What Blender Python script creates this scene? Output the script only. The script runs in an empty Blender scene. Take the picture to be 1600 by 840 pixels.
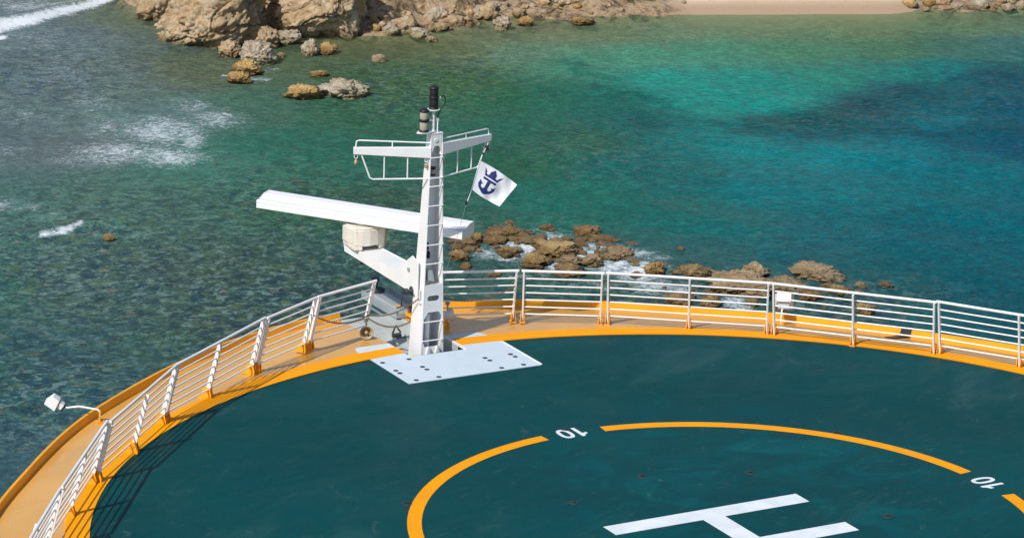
import bpy, bmesh, math, random
import numpy as np
from mathutils import Vector, Matrix, noise
from mathutils.geometry import tessellate_polygon
R = math.radians
scene = bpy.context.scene
C = scene.collection
random.seed(7)

# ------------------------------------------------------------------ camera
# frame: metres, origin at the centre of the landing circle, +Y forward, +X starboard, deck z = 0, sea z = -22
O = np.array([-29.281, -44.449, 20.0])
Fv = np.array([0.47086, 0.83484, -0.28423])
Rv = np.array([0.87476, -0.48369, 0.02885])
Fv /= np.linalg.norm(Fv); Rv -= Fv*(Rv@Fv); Rv /= np.linalg.norm(Rv)
Uv = np.cross(Rv, Fv)
FPX = 5474.9
cd = bpy.data.cameras.new('camera'); cam = bpy.data.objects.new('camera', cd); C.objects.link(cam)
M = Matrix.Identity(4)
for i in range(3):
    M[i][0] = Rv[i]; M[i][1] = Uv[i]; M[i][2] = -Fv[i]; M[i][3] = O[i]
cam.matrix_world = M
cd.sensor_width = 36.0; cd.lens = FPX/1600*36.0; cd.clip_start = 0.5; cd.clip_end = 6000
scene.camera = cam

# ------------------------------------------------------------------ light
SUN_L = Vector((0.647, 0.292, -0.705)).normalized()      # direction the light travels
w = bpy.data.worlds.new("World"); scene.world = w; w.use_nodes = True
nt = w.node_tree; bg = nt.nodes['Background']
sky = nt.nodes.new('ShaderNodeTexSky'); sky.sky_type = 'NISHITA'; sky.sun_disc = False
sky.sun_elevation = math.asin(-SUN_L.z); sky.sun_rotation = math.atan2(-SUN_L.x, -SUN_L.y)
sky.air_density = 1.0; sky.dust_density = 1.0; sky.ozone_density = 1.0
nt.links.new(sky.outputs[0], bg.inputs[0]); bg.inputs[1].default_value = 0.105
sd = bpy.data.lights.new('sun', 'SUN'); sd.energy = 4.2; sd.angle = R(0.5); sd.color = (1.0, 0.95, 0.88)
so = bpy.data.objects.new('sun', sd); C.objects.link(so)
so.rotation_euler = SUN_L.to_track_quat('-Z', 'Y').to_euler(); so.location = (-40, -20, 60)
vs = scene.view_settings
vs.view_transform = 'Standard'; vs.look = 'None'; vs.exposure = 0.0; vs.gamma = 1.0; vs.use_curve_mapping = False

# ------------------------------------------------------------------ helpers
SEA = -22.0
def ray(px, py):
    return Fv + (px-800)/FPX*Rv - (py-420)/FPX*Uv
def ground(px, py, z=SEA):
    d = ray(px, py); return O + d*((z-O[2])/d[2])
def proj(P):
    q = P - O; dz = q@Fv
    return 800+FPX*(q@Rv)/dz, 420-FPX*(q@Uv)/dz
def lin(c):
    return tuple(((v/255)/12.92 if v/255 <= 0.04045 else ((v/255+0.055)/1.055)**2.4) for v in c)

def tag(o, label=None, cat=None, group=None, kind=None):
    if label: o['label'] = label
    if cat: o['category'] = cat
    if group: o['group'] = group
    if kind: o['kind'] = kind
    return o
def empty(name, loc=(0, 0, 0), rz=0, label=None, cat=None, group=None):
    o = bpy.data.objects.new(name, None); C.objects.link(o); o.empty_display_size = 0.2
    o.location = loc; o.rotation_euler = (0, 0, rz)
    return tag(o, label, cat, group)

class MB:
    def __init__(s): s.v = []; s.f = []; s.sm = []
    def add(s, vs_, fs_, smooth=False):
        n = len(s.v); s.v += [tuple(map(float, p)) for p in vs_]
        for f in fs_: s.f.append(tuple(i+n for i in f)); s.sm.append(smooth)
        return s
    def box(s, c, d, m=None):
        hx, hy, hz = d[0]/2, d[1]/2, d[2]/2
        P = [Vector((x*hx, y*hy, z*hz)) for x, y, z in ((-1,-1,-1),(1,-1,-1),(1,1,-1),(-1,1,-1),(-1,-1,1),(1,-1,1),(1,1,1),(-1,1,1))]
        if m is not None: P = [m @ p for p in P]
        c = Vector(c)
        return s.add([p+c for p in P], [(0,3,2,1),(4,5,6,7),(0,1,5,4),(1,2,6,5),(2,3,7,6),(3,0,4,7)])
    def hexa(s, P):
        return s.add(P, [(0,3,2,1),(4,5,6,7),(0,1,5,4),(1,2,6,5),(2,3,7,6),(3,0,4,7)])
    def tube(s, pts, r, n=10, cap=True, closed=False):
        pts = [Vector(p) for p in pts]; rs = r if isinstance(r, (list, tuple)) else [r]*len(pts)
        k = len(pts); rings = []; up = None
        for i, p in enumerate(pts):
            a = pts[i-1] if i > 0 else (pts[-1] if closed else p); b = pts[(i+1) % k] if (i < k-1 or closed) else p
            t = (b-a).normalized()
            if up is None: up = Vector((0,0,1)) if abs(t.z) < 0.9 else Vector((1,0,0))
            x = t.cross(up).normalized(); y = x.cross(t).normalized(); up = y
            rings.append([p + (x*math.cos(2*math.pi*j/n)+y*math.sin(2*math.pi*j/n))*rs[i] for j in range(n)])
        V = [q for rg in rings for q in rg]; F = []
        for i in range(k-1 if not closed else k):
            i2 = (i+1) % k
            for j in range(n): F.append((i*n+j, i*n+(j+1) % n, i2*n+(j+1) % n, i2*n+j))
        s.add(V, F, True)
        if cap and not closed:
            s.add(rings[0], [tuple(range(n))[::-1]]); s.add(rings[-1], [tuple(range(n))])
        return s
    def lathe(s, prof, c=(0,0,0), n=24, m=None, smooth=True):
        V = []; c = Vector(c)
        for r, z in prof:
            for j in range(n):
                a = 2*math.pi*j/n; p = Vector((r*math.cos(a), r*math.sin(a), z))
                if m is not None: p = m @ p
                V.append(p+c)
        F = []
        for i in range(len(prof)-1):
            for j in range(n): F.append((i*n+j, i*n+(j+1) % n, (i+1)*n+(j+1) % n, (i+1)*n+j))
        s.add(V, F, smooth)
        s.add(V[:n], [tuple(range(n))[::-1]]); s.add(V[-n:], [tuple(range(n))])
        return s
    def prism(s, poly, z0, z1, holes=(), fn=None):
        """polygon (with holes) in 2-D extruded z0..z1; fn maps (x,y,z)->3-D"""
        fn = fn or (lambda x, y, z: (x, y, z))
        loops = [list(poly)]+[list(h) for h in holes]
        tri = tessellate_polygon([[Vector((x, y, 0)) for x, y in lp] for lp in loops])
        flat = [p for lp in loops for p in lp]; n = len(flat)
        V = [fn(x, y, z0) for x, y in flat]+[fn(x, y, z1) for x, y in flat]
        F = [tuple(t) for t in tri]+[tuple(i+n for i in t[::-1]) for t in tri]
        b = 0
        for lp in loops:
            k = len(lp)
            for i in range(k): F.append((b+i, b+(i+1) % k, b+(i+1) % k+n, b+i+n))
            b += k
        return s.add(V, F)
    def build(s, name, mat, parent=None, bevel=0, loc=None):
        me = bpy.data.meshes.new(name); me.from_pydata(s.v, [], s.f); me.validate()
        for p, sm in zip(me.polygons, s.sm): p.use_smooth = sm
        me.materials.append(mat)
        bm = bmesh.new(); bm.from_mesh(me); bmesh.ops.recalc_face_normals(bm, faces=bm.faces); bm.to_mesh(me); bm.free()
        o = bpy.data.objects.new(name, me); C.objects.link(o)
        if parent is not None: o.parent = parent
        if loc is not None: o.location = loc
        if bevel:
            md = o.modifiers.new('bevel', 'BEVEL'); md.width = bevel; md.segments = 2; md.limit_method = 'ANGLE'; md.angle_limit = R(35)
            md.harden_normals = False
        return o
def copy_tree(o, parent=None):
    c = o.copy(); C.objects.link(c)
    if parent is not None: c.parent = parent
    for ch in list(o.children): copy_tree(ch, c)
    return c

# ------------------------------------------------------------------ materials
class NT:
    def __init__(s, name):
        s.m = bpy.data.materials.new(name); s.m.use_nodes = True; s.t = s.m.node_tree
        s.b = s.t.nodes['Principled BSDF']; s.out = s.t.nodes['Material Output']
    def n(s, typ, **kw):
        nd = s.t.nodes.new('ShaderNode'+typ)
        for k, v in kw.items():
            if k.startswith('i_'): nd.inputs[k[2:].replace('_', ' ')].default_value = v
            else: setattr(nd, k, v)
        return nd
    def l(s, a, b): s.t.links.new(a, b)
    def noise(s, vec, scale, detail=4, rough=0.55, dist=0.0):
        nd = s.n('TexNoise'); nd.inputs['Scale'].default_value = scale; nd.inputs['Detail'].default_value = detail
        nd.inputs['Roughness'].default_value = rough; nd.inputs['Distortion'].default_value = dist
        if vec is not None: s.l(vec, nd.inputs['Vector'])
        return nd.outputs['Fac']
    def coord(s, scale=(1,1,1), rot=(0,0,0), world=True):
        g = s.n('NewGeometry') if world else s.n('TexCoord')
        src = g.outputs['Position' if world else 'Object']
        if any(rot):
            m0 = s.n('Mapping'); m0.inputs['Rotation'].default_value = rot; s.l(src, m0.inputs['Vector']); src = m0.outputs[0]
        mp = s.n('Mapping'); mp.inputs['Scale'].default_value = scale
        s.l(src, mp.inputs['Vector']); return mp.outputs[0]
    def ramp(s, fac, stops, interp='LINEAR'):
        r = s.n('ValToRGB'); r.color_ramp.interpolation = interp
        e = r.color_ramp.elements
        while len(e) < len(stops): e.new(0.5)
        for k, (p, c) in enumerate(stops):
            e[k].position = p; e[k].color = (*c, 1) if len(c) == 3 else c
        s.l(fac, r.inputs[0]); return r.outputs[0]
    def rng(s, v, a, b, c=0.0, d=1.0, smooth=True):
        r = s.n('MapRange'); r.interpolation_type = 'SMOOTHSTEP' if smooth else 'LINEAR'
        for nm, x in (('From Min', a), ('From Max', b), ('To Min', c), ('To Max', d)):
            if isinstance(x, (int, float)): r.inputs[nm].default_value = x
            else: s.l(x, r.inputs[nm])
        s.l(v, r.inputs['Value']); return r.outputs[0]
    def mix(s, fac, a, b, mode='MIX'):
        m = s.n('Mix', data_type='RGBA', blend_type=mode)
        for idx, x in ((0, fac), (6, a), (7, b)):
            if isinstance(x, (int, float)): m.inputs[idx].default_value = x
            elif isinstance(x, tuple): m.inputs[idx].default_value = (*x, 1)
            else: s.l(x, m.inputs[idx])
        return m.outputs[2]
    def math(s, op, a, b=0.0, clamp=False):
        m = s.n('Math', operation=op, use_clamp=clamp)
        for i, x in enumerate((a, b)):
            if isinstance(x, (int, float)): m.inputs[i].default_value = x
            else: s.l(x, m.inputs[i])
        return m.outputs[0]
    def bump(s, h, strength=0.3, dist=0.02):
        b = s.n('Bump'); b.inputs['Strength'].default_value = strength; b.inputs['Distance'].default_value = dist
        s.l(h, b.inputs['Height']); s.l(b.outputs[0], s.b.inputs['Normal']); return b
    def set(s, **kw):
        for k, v in kw.items():
            k = k.replace('_', ' ')
            if isinstance(v, (int, float)): s.b.inputs[k].default_value = v
            elif isinstance(v, tuple): s.b.inputs[k].default_value = (*v, 1)
            else: s.l(v, s.b.inputs[k])
        return s

def paint(name, col, rough=0.35, var=0.08, dirt=None, dirt_amt=0.0, scale=3.0, bump=0.0, spec=0.5):
    n = NT(name); v = n.coord()
    a = n.noise(v, scale, 5, 0.6); f = n.rng(a, 0.3, 0.7)
    c = n.mix(f, tuple(x*(1-var) for x in col), tuple(min(1, x*(1+var)) for x in col))
    if dirt:
        d = n.noise(n.coord((1, 1, 0.25)), scale*4, 8, 0.7, 0.5)
        c = n.mix(n.math('MULTIPLY', n.rng(d, 0.58, 0.75), dirt_amt), c, dirt)
    n.set(Base_Color=c, Roughness=n.rng(a, 0.2, 0.8, rough*0.8, rough*1.25))
    n.b.inputs['Specular IOR Level'].default_value = spec
    if bump: n.bump(n.noise(v, 40, 3), bump, 0.004)
    return n.m

WHITE = paint('white_paint', (0.80, 0.80, 0.80), 0.32, 0.03, (0.45, 0.33, 0.20), 0.35)
MASTWHITE = paint('mast_white_paint', (0.78, 0.79, 0.80), 0.35, 0.03, (0.42, 0.31, 0.20), 0.40)
RADARWHITE = paint('radar_white', (0.80, 0.81, 0.82), 0.3, 0.02, (0.5, 0.45, 0.38), 0.12)
CREAM = paint('aged_white_casing', (0.74, 0.70, 0.62), 0.4, 0.05, (0.38, 0.22, 0.10), 0.6, 4.0)
PLATE = paint('plate_white_paint', (0.56, 0.66, 0.74), 0.5, 0.03, (0.35, 0.38, 0.40), 0.25)
MARK = paint('marking_white', (0.72, 0.77, 0.82), 0.5, 0.07, (0.25, 0.36, 0.40), 0.6, 2.2)
YELLOW = paint('stripe_yellow_paint', (0.88, 0.335, 0.001), 0.5, 0.06, (0.50, 0.20, 0.02), 0.45, 1.6, spec=0.08)
COAM = paint('coaming_yellow_paint', (0.80, 0.36, 0.02), 0.4, 0.08, (0.45, 0.20, 0.05), 0.45, 1.5, spec=0.2)
BRACKET = paint('bracket_yellow_paint', (0.82, 0.36, 0.02), 0.35, 0.08, (0.30, 0.13, 0.04), 0.6, 8.0, spec=0.25)
GREY = paint('grey_blue_paint', (0.30, 0.35, 0.37), 0.4, 0.06, (0.2, 0.18, 0.15), 0.3)
PALEGREY = paint('pale_grey_paint', (0.42, 0.46, 0.45), 0.45, 0.06, (0.2, 0.18, 0.15), 0.3)
BLACK = paint('black_plastic', (0.018, 0.019, 0.021), 0.45, 0.1, spec=0.3)
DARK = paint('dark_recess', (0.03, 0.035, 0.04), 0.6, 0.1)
HULLW = paint('hull_white', (0.7, 0.72, 0.74), 0.35, 0.03)
BRASS = paint('weathered_brass', (0.40, 0.32, 0.19), 0.4, 0.2, (0.12, 0.09, 0.05), 0.5, 12)
LENS = paint('lantern_lens', (0.40, 0.36, 0.29), 0.12, 0.05)
STEEL = paint('steel', (0.30, 0.29, 0.27), 0.35, 0.15)
ROPE = paint('brown_rope', (0.16, 0.10, 0.06), 0.8, 0.25, scale=20)
NAVY = paint('navy_print', (0.022, 0.035, 0.16), 0.6, 0.05)
CLOTH = paint('flag_cloth', (0.80, 0.81, 0.86), 0.8, 0.02)

# green deck paint: worn, streaky, slightly glossy
n = NT('deck_green_paint')
v1 = n.coord((1, 1, 1)); vst = n.coord((0.35, 1.3, 1), (0, 0, R(-29)))
vst2 = n.coord((1.4, 7.0, 1), (0, 0, R(-22)))
A = n.noise(v1, 0.28, 5, 0.6, 0.6); B = n.noise(n.coord((0.7, 1.0, 1), (0, 0, R(10))), 0.9, 8, 0.7, 1.2); D = n.noise(vst2, 1.0, 6, 0.7, 0.4)
cx = n.n('NewGeometry'); vd = n.n('VectorMath', operation='DISTANCE'); n.l(cx.outputs['Position'], vd.inputs[0]); vd.inputs[1].default_value = (1.8, 1.6, 0)
wear = n.math('MULTIPLY', n.rng(vd.outputs['Value'], 1.0, 5.2, 1.0, 0.12), n.rng(B, 0.42, 0.68))
c = n.mix(n.rng(A, 0.3, 0.7), (0.0004, 0.044, 0.051), (0.0010, 0.057, 0.062))
c = n.mix(n.math('MULTIPLY', wear, 0.42), c, (0.006, 0.140, 0.155))
c = n.mix(n.math('MULTIPLY', n.rng(D, 0.56, 0.76), 0.40), c, (0.05, 0.125, 0.11))
c = n.mix(n.math('MULTIPLY', n.rng(n.noise(vst, 0.5, 8, 0.72, 1.0), 0.54, 0.70), 0.30), c, (0.035, 0.105, 0.10))
sc = n.noise(n.coord((1, 1, 1)), 1.7, 6, 0.75, 1.5)
c = n.mix(n.math('MULTIPLY', n.rng(sc, 0.60, 0.70), 0.30), c, (0.13, 0.16, 0.15))
wv = n.n('TexBrick'); wv.inputs['Scale'].default_value = 1.0; wv.inputs['Brick Width'].default_value = 6.0; wv.inputs['Row Height'].default_value = 1.8; wv.inputs['Mortar Size'].default_value = 0.012; wv.inputs['Mortar Smooth'].default_value = 0.6
n.l(n.coord((1, 1, 1)), wv.inputs['Vector'])
c = n.mix(n.math('MULTIPLY', wv.outputs['Fac'], 0.22), c, (0.0006, 0.030, 0.036))
gr = n.noise(n.coord((1, 1, 1)), 22, 3, 0.8)
c = n.mix(1.0, c, n.ramp(gr, [(0.35, (0.86,)*3), (0.65, (1.14,)*3)]), 'MULTIPLY')
n.set(Base_Color=c, Roughness=n.rng(B, 0.3, 0.7, 0.36, 0.55))
n.b.inputs['Specular IOR Level'].default_value = 0.05
n.bump(n.noise(v1, 30, 4, 0.6), 0.12, 0.004)
DECKGREEN = n.m

# tan walkway paint, semi gloss with rusty smudges
n = NT('walkway_tan_paint')
v1 = n.coord(); A = n.noise(v1, 0.7, 5, 0.6, 0.5); B = n.noise(v1, 7, 6, 0.7)
c = n.mix(n.rng(A, 0.3, 0.7), (0.62, 0.325, 0.072), (0.69, 0.38, 0.095))
c = n.mix(n.math('MULTIPLY', n.rng(B, 0.62, 0.8), 0.25), c, (0.42, 0.2, 0.06))
n.set(Base_Color=c, Roughness=n.rng(A, 0.3, 0.7, 0.2, 0.32))
n.bump(n.noise(v1, 2.5, 3, 0.5), 0.05, 0.02)
TAN = n.m

# rock
def rockmat(name, c1, c2, c3, wet):
    n = NT(name)
    tc = n.n('TexCoord'); oi = n.n('ObjectInfo')
    g = n.n('NewGeometry'); v = g.outputs['Position']
    A = n.noise(v, 0.9, 8, 0.62, 0.6); B = n.noise(v, 5.0, 8, 0.7, 0.3); D = n.noise(v, 2.3, 6, 0.65, 1.2)
    c = n.ramp(A, [(0.32, c2), (0.48, c1), (0.62, c3)])
    c = n.mix(n.rng(D, 0.55, 0.68, 0, 0.65), c, (0.30, 0.13, 0.055))
    c = n.mix(n.rng(B, 0.55, 0.70, 0, 0.68), c, (0.055, 0.04, 0.03))
    c = n.mix(n.rng(n.noise(n.coord((1, 1, 2.2)), 1.6, 9, 0.75, 2.0), 0.56, 0.64, 0, 0.6), c, (0.10, 0.07, 0.045))
    c = n.mix(n.math('MULTIPLY', oi.outputs['Random'], 0.35), c, tuple(x*0.72 for x in c1))
    sep = n.n('SeparateXYZ'); n.l(v, sep.inputs[0])
    zz = n.math('ADD', sep.outputs[2], n.math('MULTIPLY', B, 0.5))
    c = n.mix(n.rng(zz, SEA+0.25, SEA+0.75, 0.9, 0.0), c, wet)
    n.set(Base_Color=c, Roughness=n.rng(zz, SEA+0.25, SEA+0.7, 0.35, 0.9))
    vo = n.n('TexVoronoi'); vo.inputs['Scale'].default_value = 2.6; n.l(v, vo.inputs['Vector'])
    h = n.math('ADD', n.math('MULTIPLY', n.noise(v, 3.2, 10, 0.72, 0.5), 1.0), n.math('MULTIPLY', n.rng(vo.outputs['Distance'], 0.0, 0.45), 0.35))
    n.bump(h, 0.9, 0.32)
    return n.m
ROCK = rockmat('limestone', (0.55, 0.39, 0.215), (0.36, 0.245, 0.14), (0.68, 0.54, 0.37), (0.22, 0.15, 0.06))
GOLD = rockmat('golden_reef_rock', (0.56, 0.35, 0.12), (0.30, 0.175, 0.055), (0.74, 0.53, 0.25), (0.12, 0.075, 0.025))
PALE = rockmat('pale_rubble', (0.50, 0.41, 0.29), (0.38, 0.29, 0.18), (0.66, 0.58, 0.46), (0.28, 0.22, 0.10))

# ------------------------------------------------------------------ the sea
UH = np.array([Rv[0], Rv[1], 0]); UH /= np.linalg.norm(UH); VH = np.array([-UH[1], UH[0], 0])
O0 = np.array([O[0], O[1], 0.0])
def uv_of(P): q = P-O0; return q@UH, q@VH
def W(px, py):
    q = ground(px, py); return uv_of(q)
def nonuni(a, b, step, far):
    xs = list(np.arange(a, b+1e-6, step)); s = step; x = xs[-1]
    while x < far[1]: s *= 1.35; x += s; xs.append(x)
    s = step; x = xs[0]; pre = []
    while x > far[0]: s *= 1.35; x -= s; pre.append(x)
    return np.array(pre[::-1]+xs)
def gridmesh(name, us, vs_, z, attrs, mat, kind='structure'):
    U, V = np.meshgrid(us, vs_); nu, nv = len(us), len(vs_)
    P = O0 + U[..., None]*UH + V[..., None]*VH; P[..., 2] = z
    me = bpy.data.meshes.new(name)
    me.vertices.add(nu*nv); me.vertices.foreach_set('co', P.reshape(-1).astype(np.float32))
    idx = np.arange(nu*nv).reshape(nv, nu)
    q = np.stack([idx[:-1, :-1], idx[:-1, 1:], idx[1:, 1:], idx[1:, :-1]], -1).reshape(-1, 4)
    me.loops.add(q.size); me.loops.foreach_set('vertex_index', q.reshape(-1).astype(np.int32))
    me.polygons.add(len(q)); me.polygons.foreach_set('loop_start', np.arange(0, q.size, 4, dtype=np.int32))
    me.polygons.foreach_set('loop_total', np.full(len(q), 4, dtype=np.int32))
    me.update(); me.validate()
    me.polygons.foreach_set('use_smooth', np.ones(len(me.polygons), dtype=bool))
    for k, a in attrs.items():
        if a.ndim == 3:
            at = me.attributes.new(k, 'FLOAT_COLOR', 'POINT'); cc = np.ones((nu*nv, 4), np.float32); cc[:, :3] = a.reshape(-1, 3)
            at.data.foreach_set('color', cc.reshape(-1))
        else:
            at = me.attributes.new(k, 'FLOAT', 'POINT'); at.data.foreach_set('value', a.reshape(-1).astype(np.float32))
    me.materials.append(mat)
    o = bpy.data.objects.new(name, me); C.objects.link(o); tag(o, kind=kind); return o

us = nonuni(-34, 38, 0.3, (-700, 700)); vs_ = nonuni(100, 204, 0.3, (-500, 1500))
U, V = np.meshgrid(us, vs_)
PX, PY = proj(np.stack([O[0]+U*UH[0]+V*VH[0], O[1]+U*UH[1]+V*VH[1], np.full_like(U, SEA)], -1)) if False else (None, None)
Pw = O0 + U[..., None]*UH + V[..., None]*VH; Pw[..., 2] = SEA
q = Pw-O; dz = np.maximum(q@Fv, 5.0)
PX = 800+FPX*(q@Rv)/dz; PY = 420-FPX*(q@Uv)/dz       # where the photo sees each point of the sea: used to survey reef, sand and foam from it

CP = [ # sea colour (shallow sand, weed, reef, deep channel), sky reflection painted in at left
 (0,30,(92,112,122)),(120,60,(88,108,115)),(210,30,(96,112,98)),(60,120,(80,102,110)),(180,110,(84,104,106)),(300,110,(92,104,82)),
 (0,220,(78,100,104)),(100,230,(86,102,104)),(250,180,(84,112,112)),(330,260,(58,110,98)),(400,170,(66,104,90)),(470,100,(84,106,80)),
 (0,330,(62,98,96)),(120,330,(66,100,92)),(250,320,(62,96,88)),(0,450,(52,96,86)),(100,440,(62,84,84)),(220,440,(58,82,82)),(350,420,(60,84,76)),
 (0,560,(44,80,82)),(100,560,(48,78,86)),(230,540,(50,80,76)),(350,500,(56,78,74)),(450,460,(52,76,76)),(0,680,(54,84,92)),(90,640,(44,78,84)),
 (450,230,(40,102,88)),(520,260,(44,102,84)),(560,180,(50,98,74)),(480,330,(52,94,76)),(600,320,(56,90,72)),(560,420,(52,84,80)),
 (600,120,(66,100,72)),(600,75,(94,104,72)),(700,75,(112,122,86)),(760,60,(122,134,104)),(720,130,(66,104,66)),(820,80,(106,144,118)),(850,50,(134,142,112)),
 (950,50,(124,142,110)),(1050,50,(118,146,116)),(1200,45,(118,146,112)),(1350,45,(112,142,104)),(1500,40,(108,138,104)),(1590,40,(104,136,112)),
 (900,100,(70,140,116)),(1000,90,(82,152,126)),(1100,80,(70,148,122)),(1250,80,(72,136,104)),(1400,80,(74,122,92)),(1500,75,(66,116,104)),(1590,70,(62,118,118)),
 (1050,125,(30,152,138)),(1150,130,(8,146,134)),(1200,160,(0,150,140)),(1120,170,(2,144,134)),(1100,150,(4,148,138)),(1230,145,(6,142,132)),(1300,125,(24,136,118)),(1400,115,(20,128,120)),(1480,108,(16,118,120)),
 (780,150,(40,100,70)),(850,150,(36,104,84)),(950,160,(26,102,92)),(1020,190,(20,92,92)),(900,220,(46,98,78)),(800,260,(40,96,72)),(760,350,(50,98,84)),
 (1190,190,(2,100,104)),(1280,190,(0,88,96)),(1250,215,(2,100,110)),(1350,165,(2,80,96)),(1400,140,(6,90,106)),(1450,180,(4,112,124)),(1550,120,(10,92,112)),(1590,170,(4,96,116)),
 (1380,215,(2,100,112)),(1500,215,(0,86,104)),(1580,230,(0,78,104)),(1100,210,(0,118,118)),(1180,232,(0,128,130)),(1300,240,(0,124,132)),(1420,240,(0,116,128)),(1530,260,(0,104,116)),
 (1000,260,(16,100,100)),(1080,270,(10,100,102)),(1200,290,(2,112,120)),(1350,290,(2,108,118)),(1500,300,(0,102,112)),(1590,320,(0,98,112)),
 (880,300,(30,106,94)),(950,330,(26,102,92)),(1050,340,(24,102,98)),(1150,350,(18,104,106)),(1300,360,(8,96,106)),(1450,370,(4,92,106)),(1590,390,(0,92,106)),
 (850,340,(34,108,94)),(1000,400,(40,92,92)),(1100,390,(40,94,96)),(1250,400,(22,92,100)),(1400,430,(14,88,96)),(1550,450,(6,84,98)),(1590,480,(6,80,92)),
 (800,410,(54,92,84)),(900,440,(50,88,84)),(1050,450,(62,88,84)),(1200,470,(56,86,84)),(1330,480,(54,80,86)),(1450,480,(20,88,96)),(700,420,(56,90,84))]
cu, cv = zip(*[W(p[0], p[1]) for p in CP]); cu = np.array(cu); cv = np.array(cv); cc = np.array([lin(p[2]) for p in CP])
num = np.zeros(U.shape+(3,)); den = np.zeros(U.shape)
for a, b, col in zip(cu, cv, cc):
    wgt = 1.0/(((U-a)/1.0)**2+((V-b)/1.15)**2+1.6)**1.9
    num += wgt[..., None]*col; den += wgt
body = num/den[..., None]

def segd(pts, ws):
    """elliptical distance in photo pixels to a polyline, 0 on it and 1 at width"""
    best = np.full(U.shape, 9.0)
    for (x0, y0), (x1, y1), w0, w1 in zip(pts[:-1], pts[1:], ws[:-1], ws[1:]):
        dx, dy = x1-x0, y1-y0; L2 = dx*dx+dy*dy+1e-9
        t = np.clip(((PX-x0)*dx+(PY-y0)*dy)/L2, 0, 1)
        d = np.hypot(PX-(x0+t*dx), (PY-(y0+t*dy))*1.6)/(w0+(w1-w0)*t); best = np.minimum(best, d)
    return best
def blob(x, y, rx, ry, s): return s*np.exp(-(((PX-x)/rx)**2+((PY-y)/ry)**2))
foam = np.zeros(U.shape)
foam = np.maximum(foam, 0.90*np.exp(-segd([(-60,66),(0,44),(50,36),(85,26),(130,14),(190,-2),(240,-12)], [12,15,13,10,8,6,4])**2))
foam = np.maximum(foam, 1.0*np.exp(-segd([(-20,60),(8,58)], [9,6])**2))
foam = np.maximum(foam, 0.72*np.exp(-segd([(62,370),(95,364),(127,354)], [7,9,6])**2))
for b in ((255,205,105,36,.60),(185,238,110,30,.58),(265,245,85,24,.62),(340,185,75,26,.56),(300,165,60,20,.48),(120,250,80,20,.46),(170,200,60,30,.45),(300,220,30,20,.6),(60,12,110,26,.56),(130,10,60,16,.5),
          (40,180,80,40,.36),(20,240,90,30,.36),(100,110,140,60,.36),(60,60,120,40,.38),(140,160,90,40,.40),(280,110,80,40,.24),(0,320,50,18,.52),(45,325,35,10,.5),(85,335,30,8,.42),
          (830,385,90,30,.70),(780,372,40,16,.62),(905,395,80,24,.68),(860,372,50,14,.62),(960,415,60,22,.70),(1000,425,50,24,.80),(985,398,60,12,.62),(760,395,30,16,.62),
          (790,400,40,12,.66),(870,415,30,14,.66),(940,385,40,9,.6),(1020,448,50,22,.62),(1060,455,40,20,.6),(1145,472,34,14,.70),(1160,482,24,10,.70),(1030,405,40,8,.56),
          (930,445,80,16,.42),(820,430,70,14,.40),(1240,478,40,12,.42),(1260,470,30,10,.36),(1110,420,20,6,.4),
          (385,124,25,8,.62),(410,124,22,5,.62),(352,118,12,5,.6),(480,145,30,8,.5),(360,100,30,12,.3),(580,150,30,10,.18),(420,108,40,8,.4)):
    foam = np.maximum(foam, blob(*b))
# darker trailing edge of the foam patch near the surf
foam *= np.where(PX-((PY-160)*-1.25+455) > 0, 0.55, 1.0)*1.0 if False else 1.0
weed = np.zeros(U.shape)
weed = np.maximum(weed, 1.5-segd([(1180,192),(1280,193),(1380,180),(1480,163),(1620,150)], [22,42,62,84,112]))
weed = np.maximum(weed, 1.35-segd([(900,105),(980,140),(1060,172),(1150,205),(1220,210)], [80,60,44,36,26])-0.60)
weed = np.maximum(weed, 1.2-segd([(1250,222),(1400,240),(1560,262)], [40,56,60])-0.75)
weed = np.clip(weed-blob(1480,185,70,18,.75), 0, 1.5)
# rugged coral bottom seen through the surface
reef = np.zeros(U.shape)+0.07
for b in ((150,420,260,140,.95),(380,470,260,130,1.0),(60,600,200,120,.9),(120,120,220,90,.6),(420,330,200,90,.7),(600,380,180,110,.75),(620,140,160,60,.65),(720,110,120,40,.6),
          (1000,460,260,50,.8),(850,400,140,60,.7),(1330,470,160,40,.7),(930,240,150,60,.35),(1390,175,220,30,.22),(1270,195,110,16,.25),(1550,150,90,60,.2),(1300,50,400,18,.2),(300,60,90,50,.5)):
    reef = np.maximum(reef, blob(*b))
# shoreline in (u,v)
SH = [(-400,-60),(150,-18),(200,6),(250,30),(300,52),(420,56),(560,52),(600,56),(650,50),(720,44),(770,32),(850,29),(930,27),(1000,24),(1100,23),(1250,23),(1400,22),(1440,17),(1500,14),(1560,15),(1600,12),(1900,6)]
su, sv = zip(*[W(*p) for p in SH]); su = np.array(su); sv = np.array(sv)
def shore_v(u): return np.interp(u, su, sv)
near = V - shore_v(U)                                   # metres past the shoreline
depth = np.interp(-near, [-2, 0, 3, 8, 20, 60], [0, 0.05, 0.55, 1.3, 2.6, 4.0])
clear = np.exp(-depth*1.1)*0.85
crest = 0.35*np.exp(-segd([(-60,60),(0,36),(50,28),(85,18),(130,6),(190,-8)], [14]*6)**2)+0.22*np.exp(-segd([(20,372),(62,364),(140,350),(190,345)], [12]*4)**2)
rng = np.random.RandomState(3); zz = np.zeros(U.shape)
for k in range(26):
    lam = rng.uniform(1.6, 9.0); th = rng.normal(R(38), 0.55); ph = rng.uniform(0, 6.28); kk = 2*math.pi/lam
    X = U*math.cos(th)+V*math.sin(th); zz += 0.0016*lam*np.sin(kk*X+ph+0.7*np.sin(U*0.13+V*0.09+k))
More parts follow.
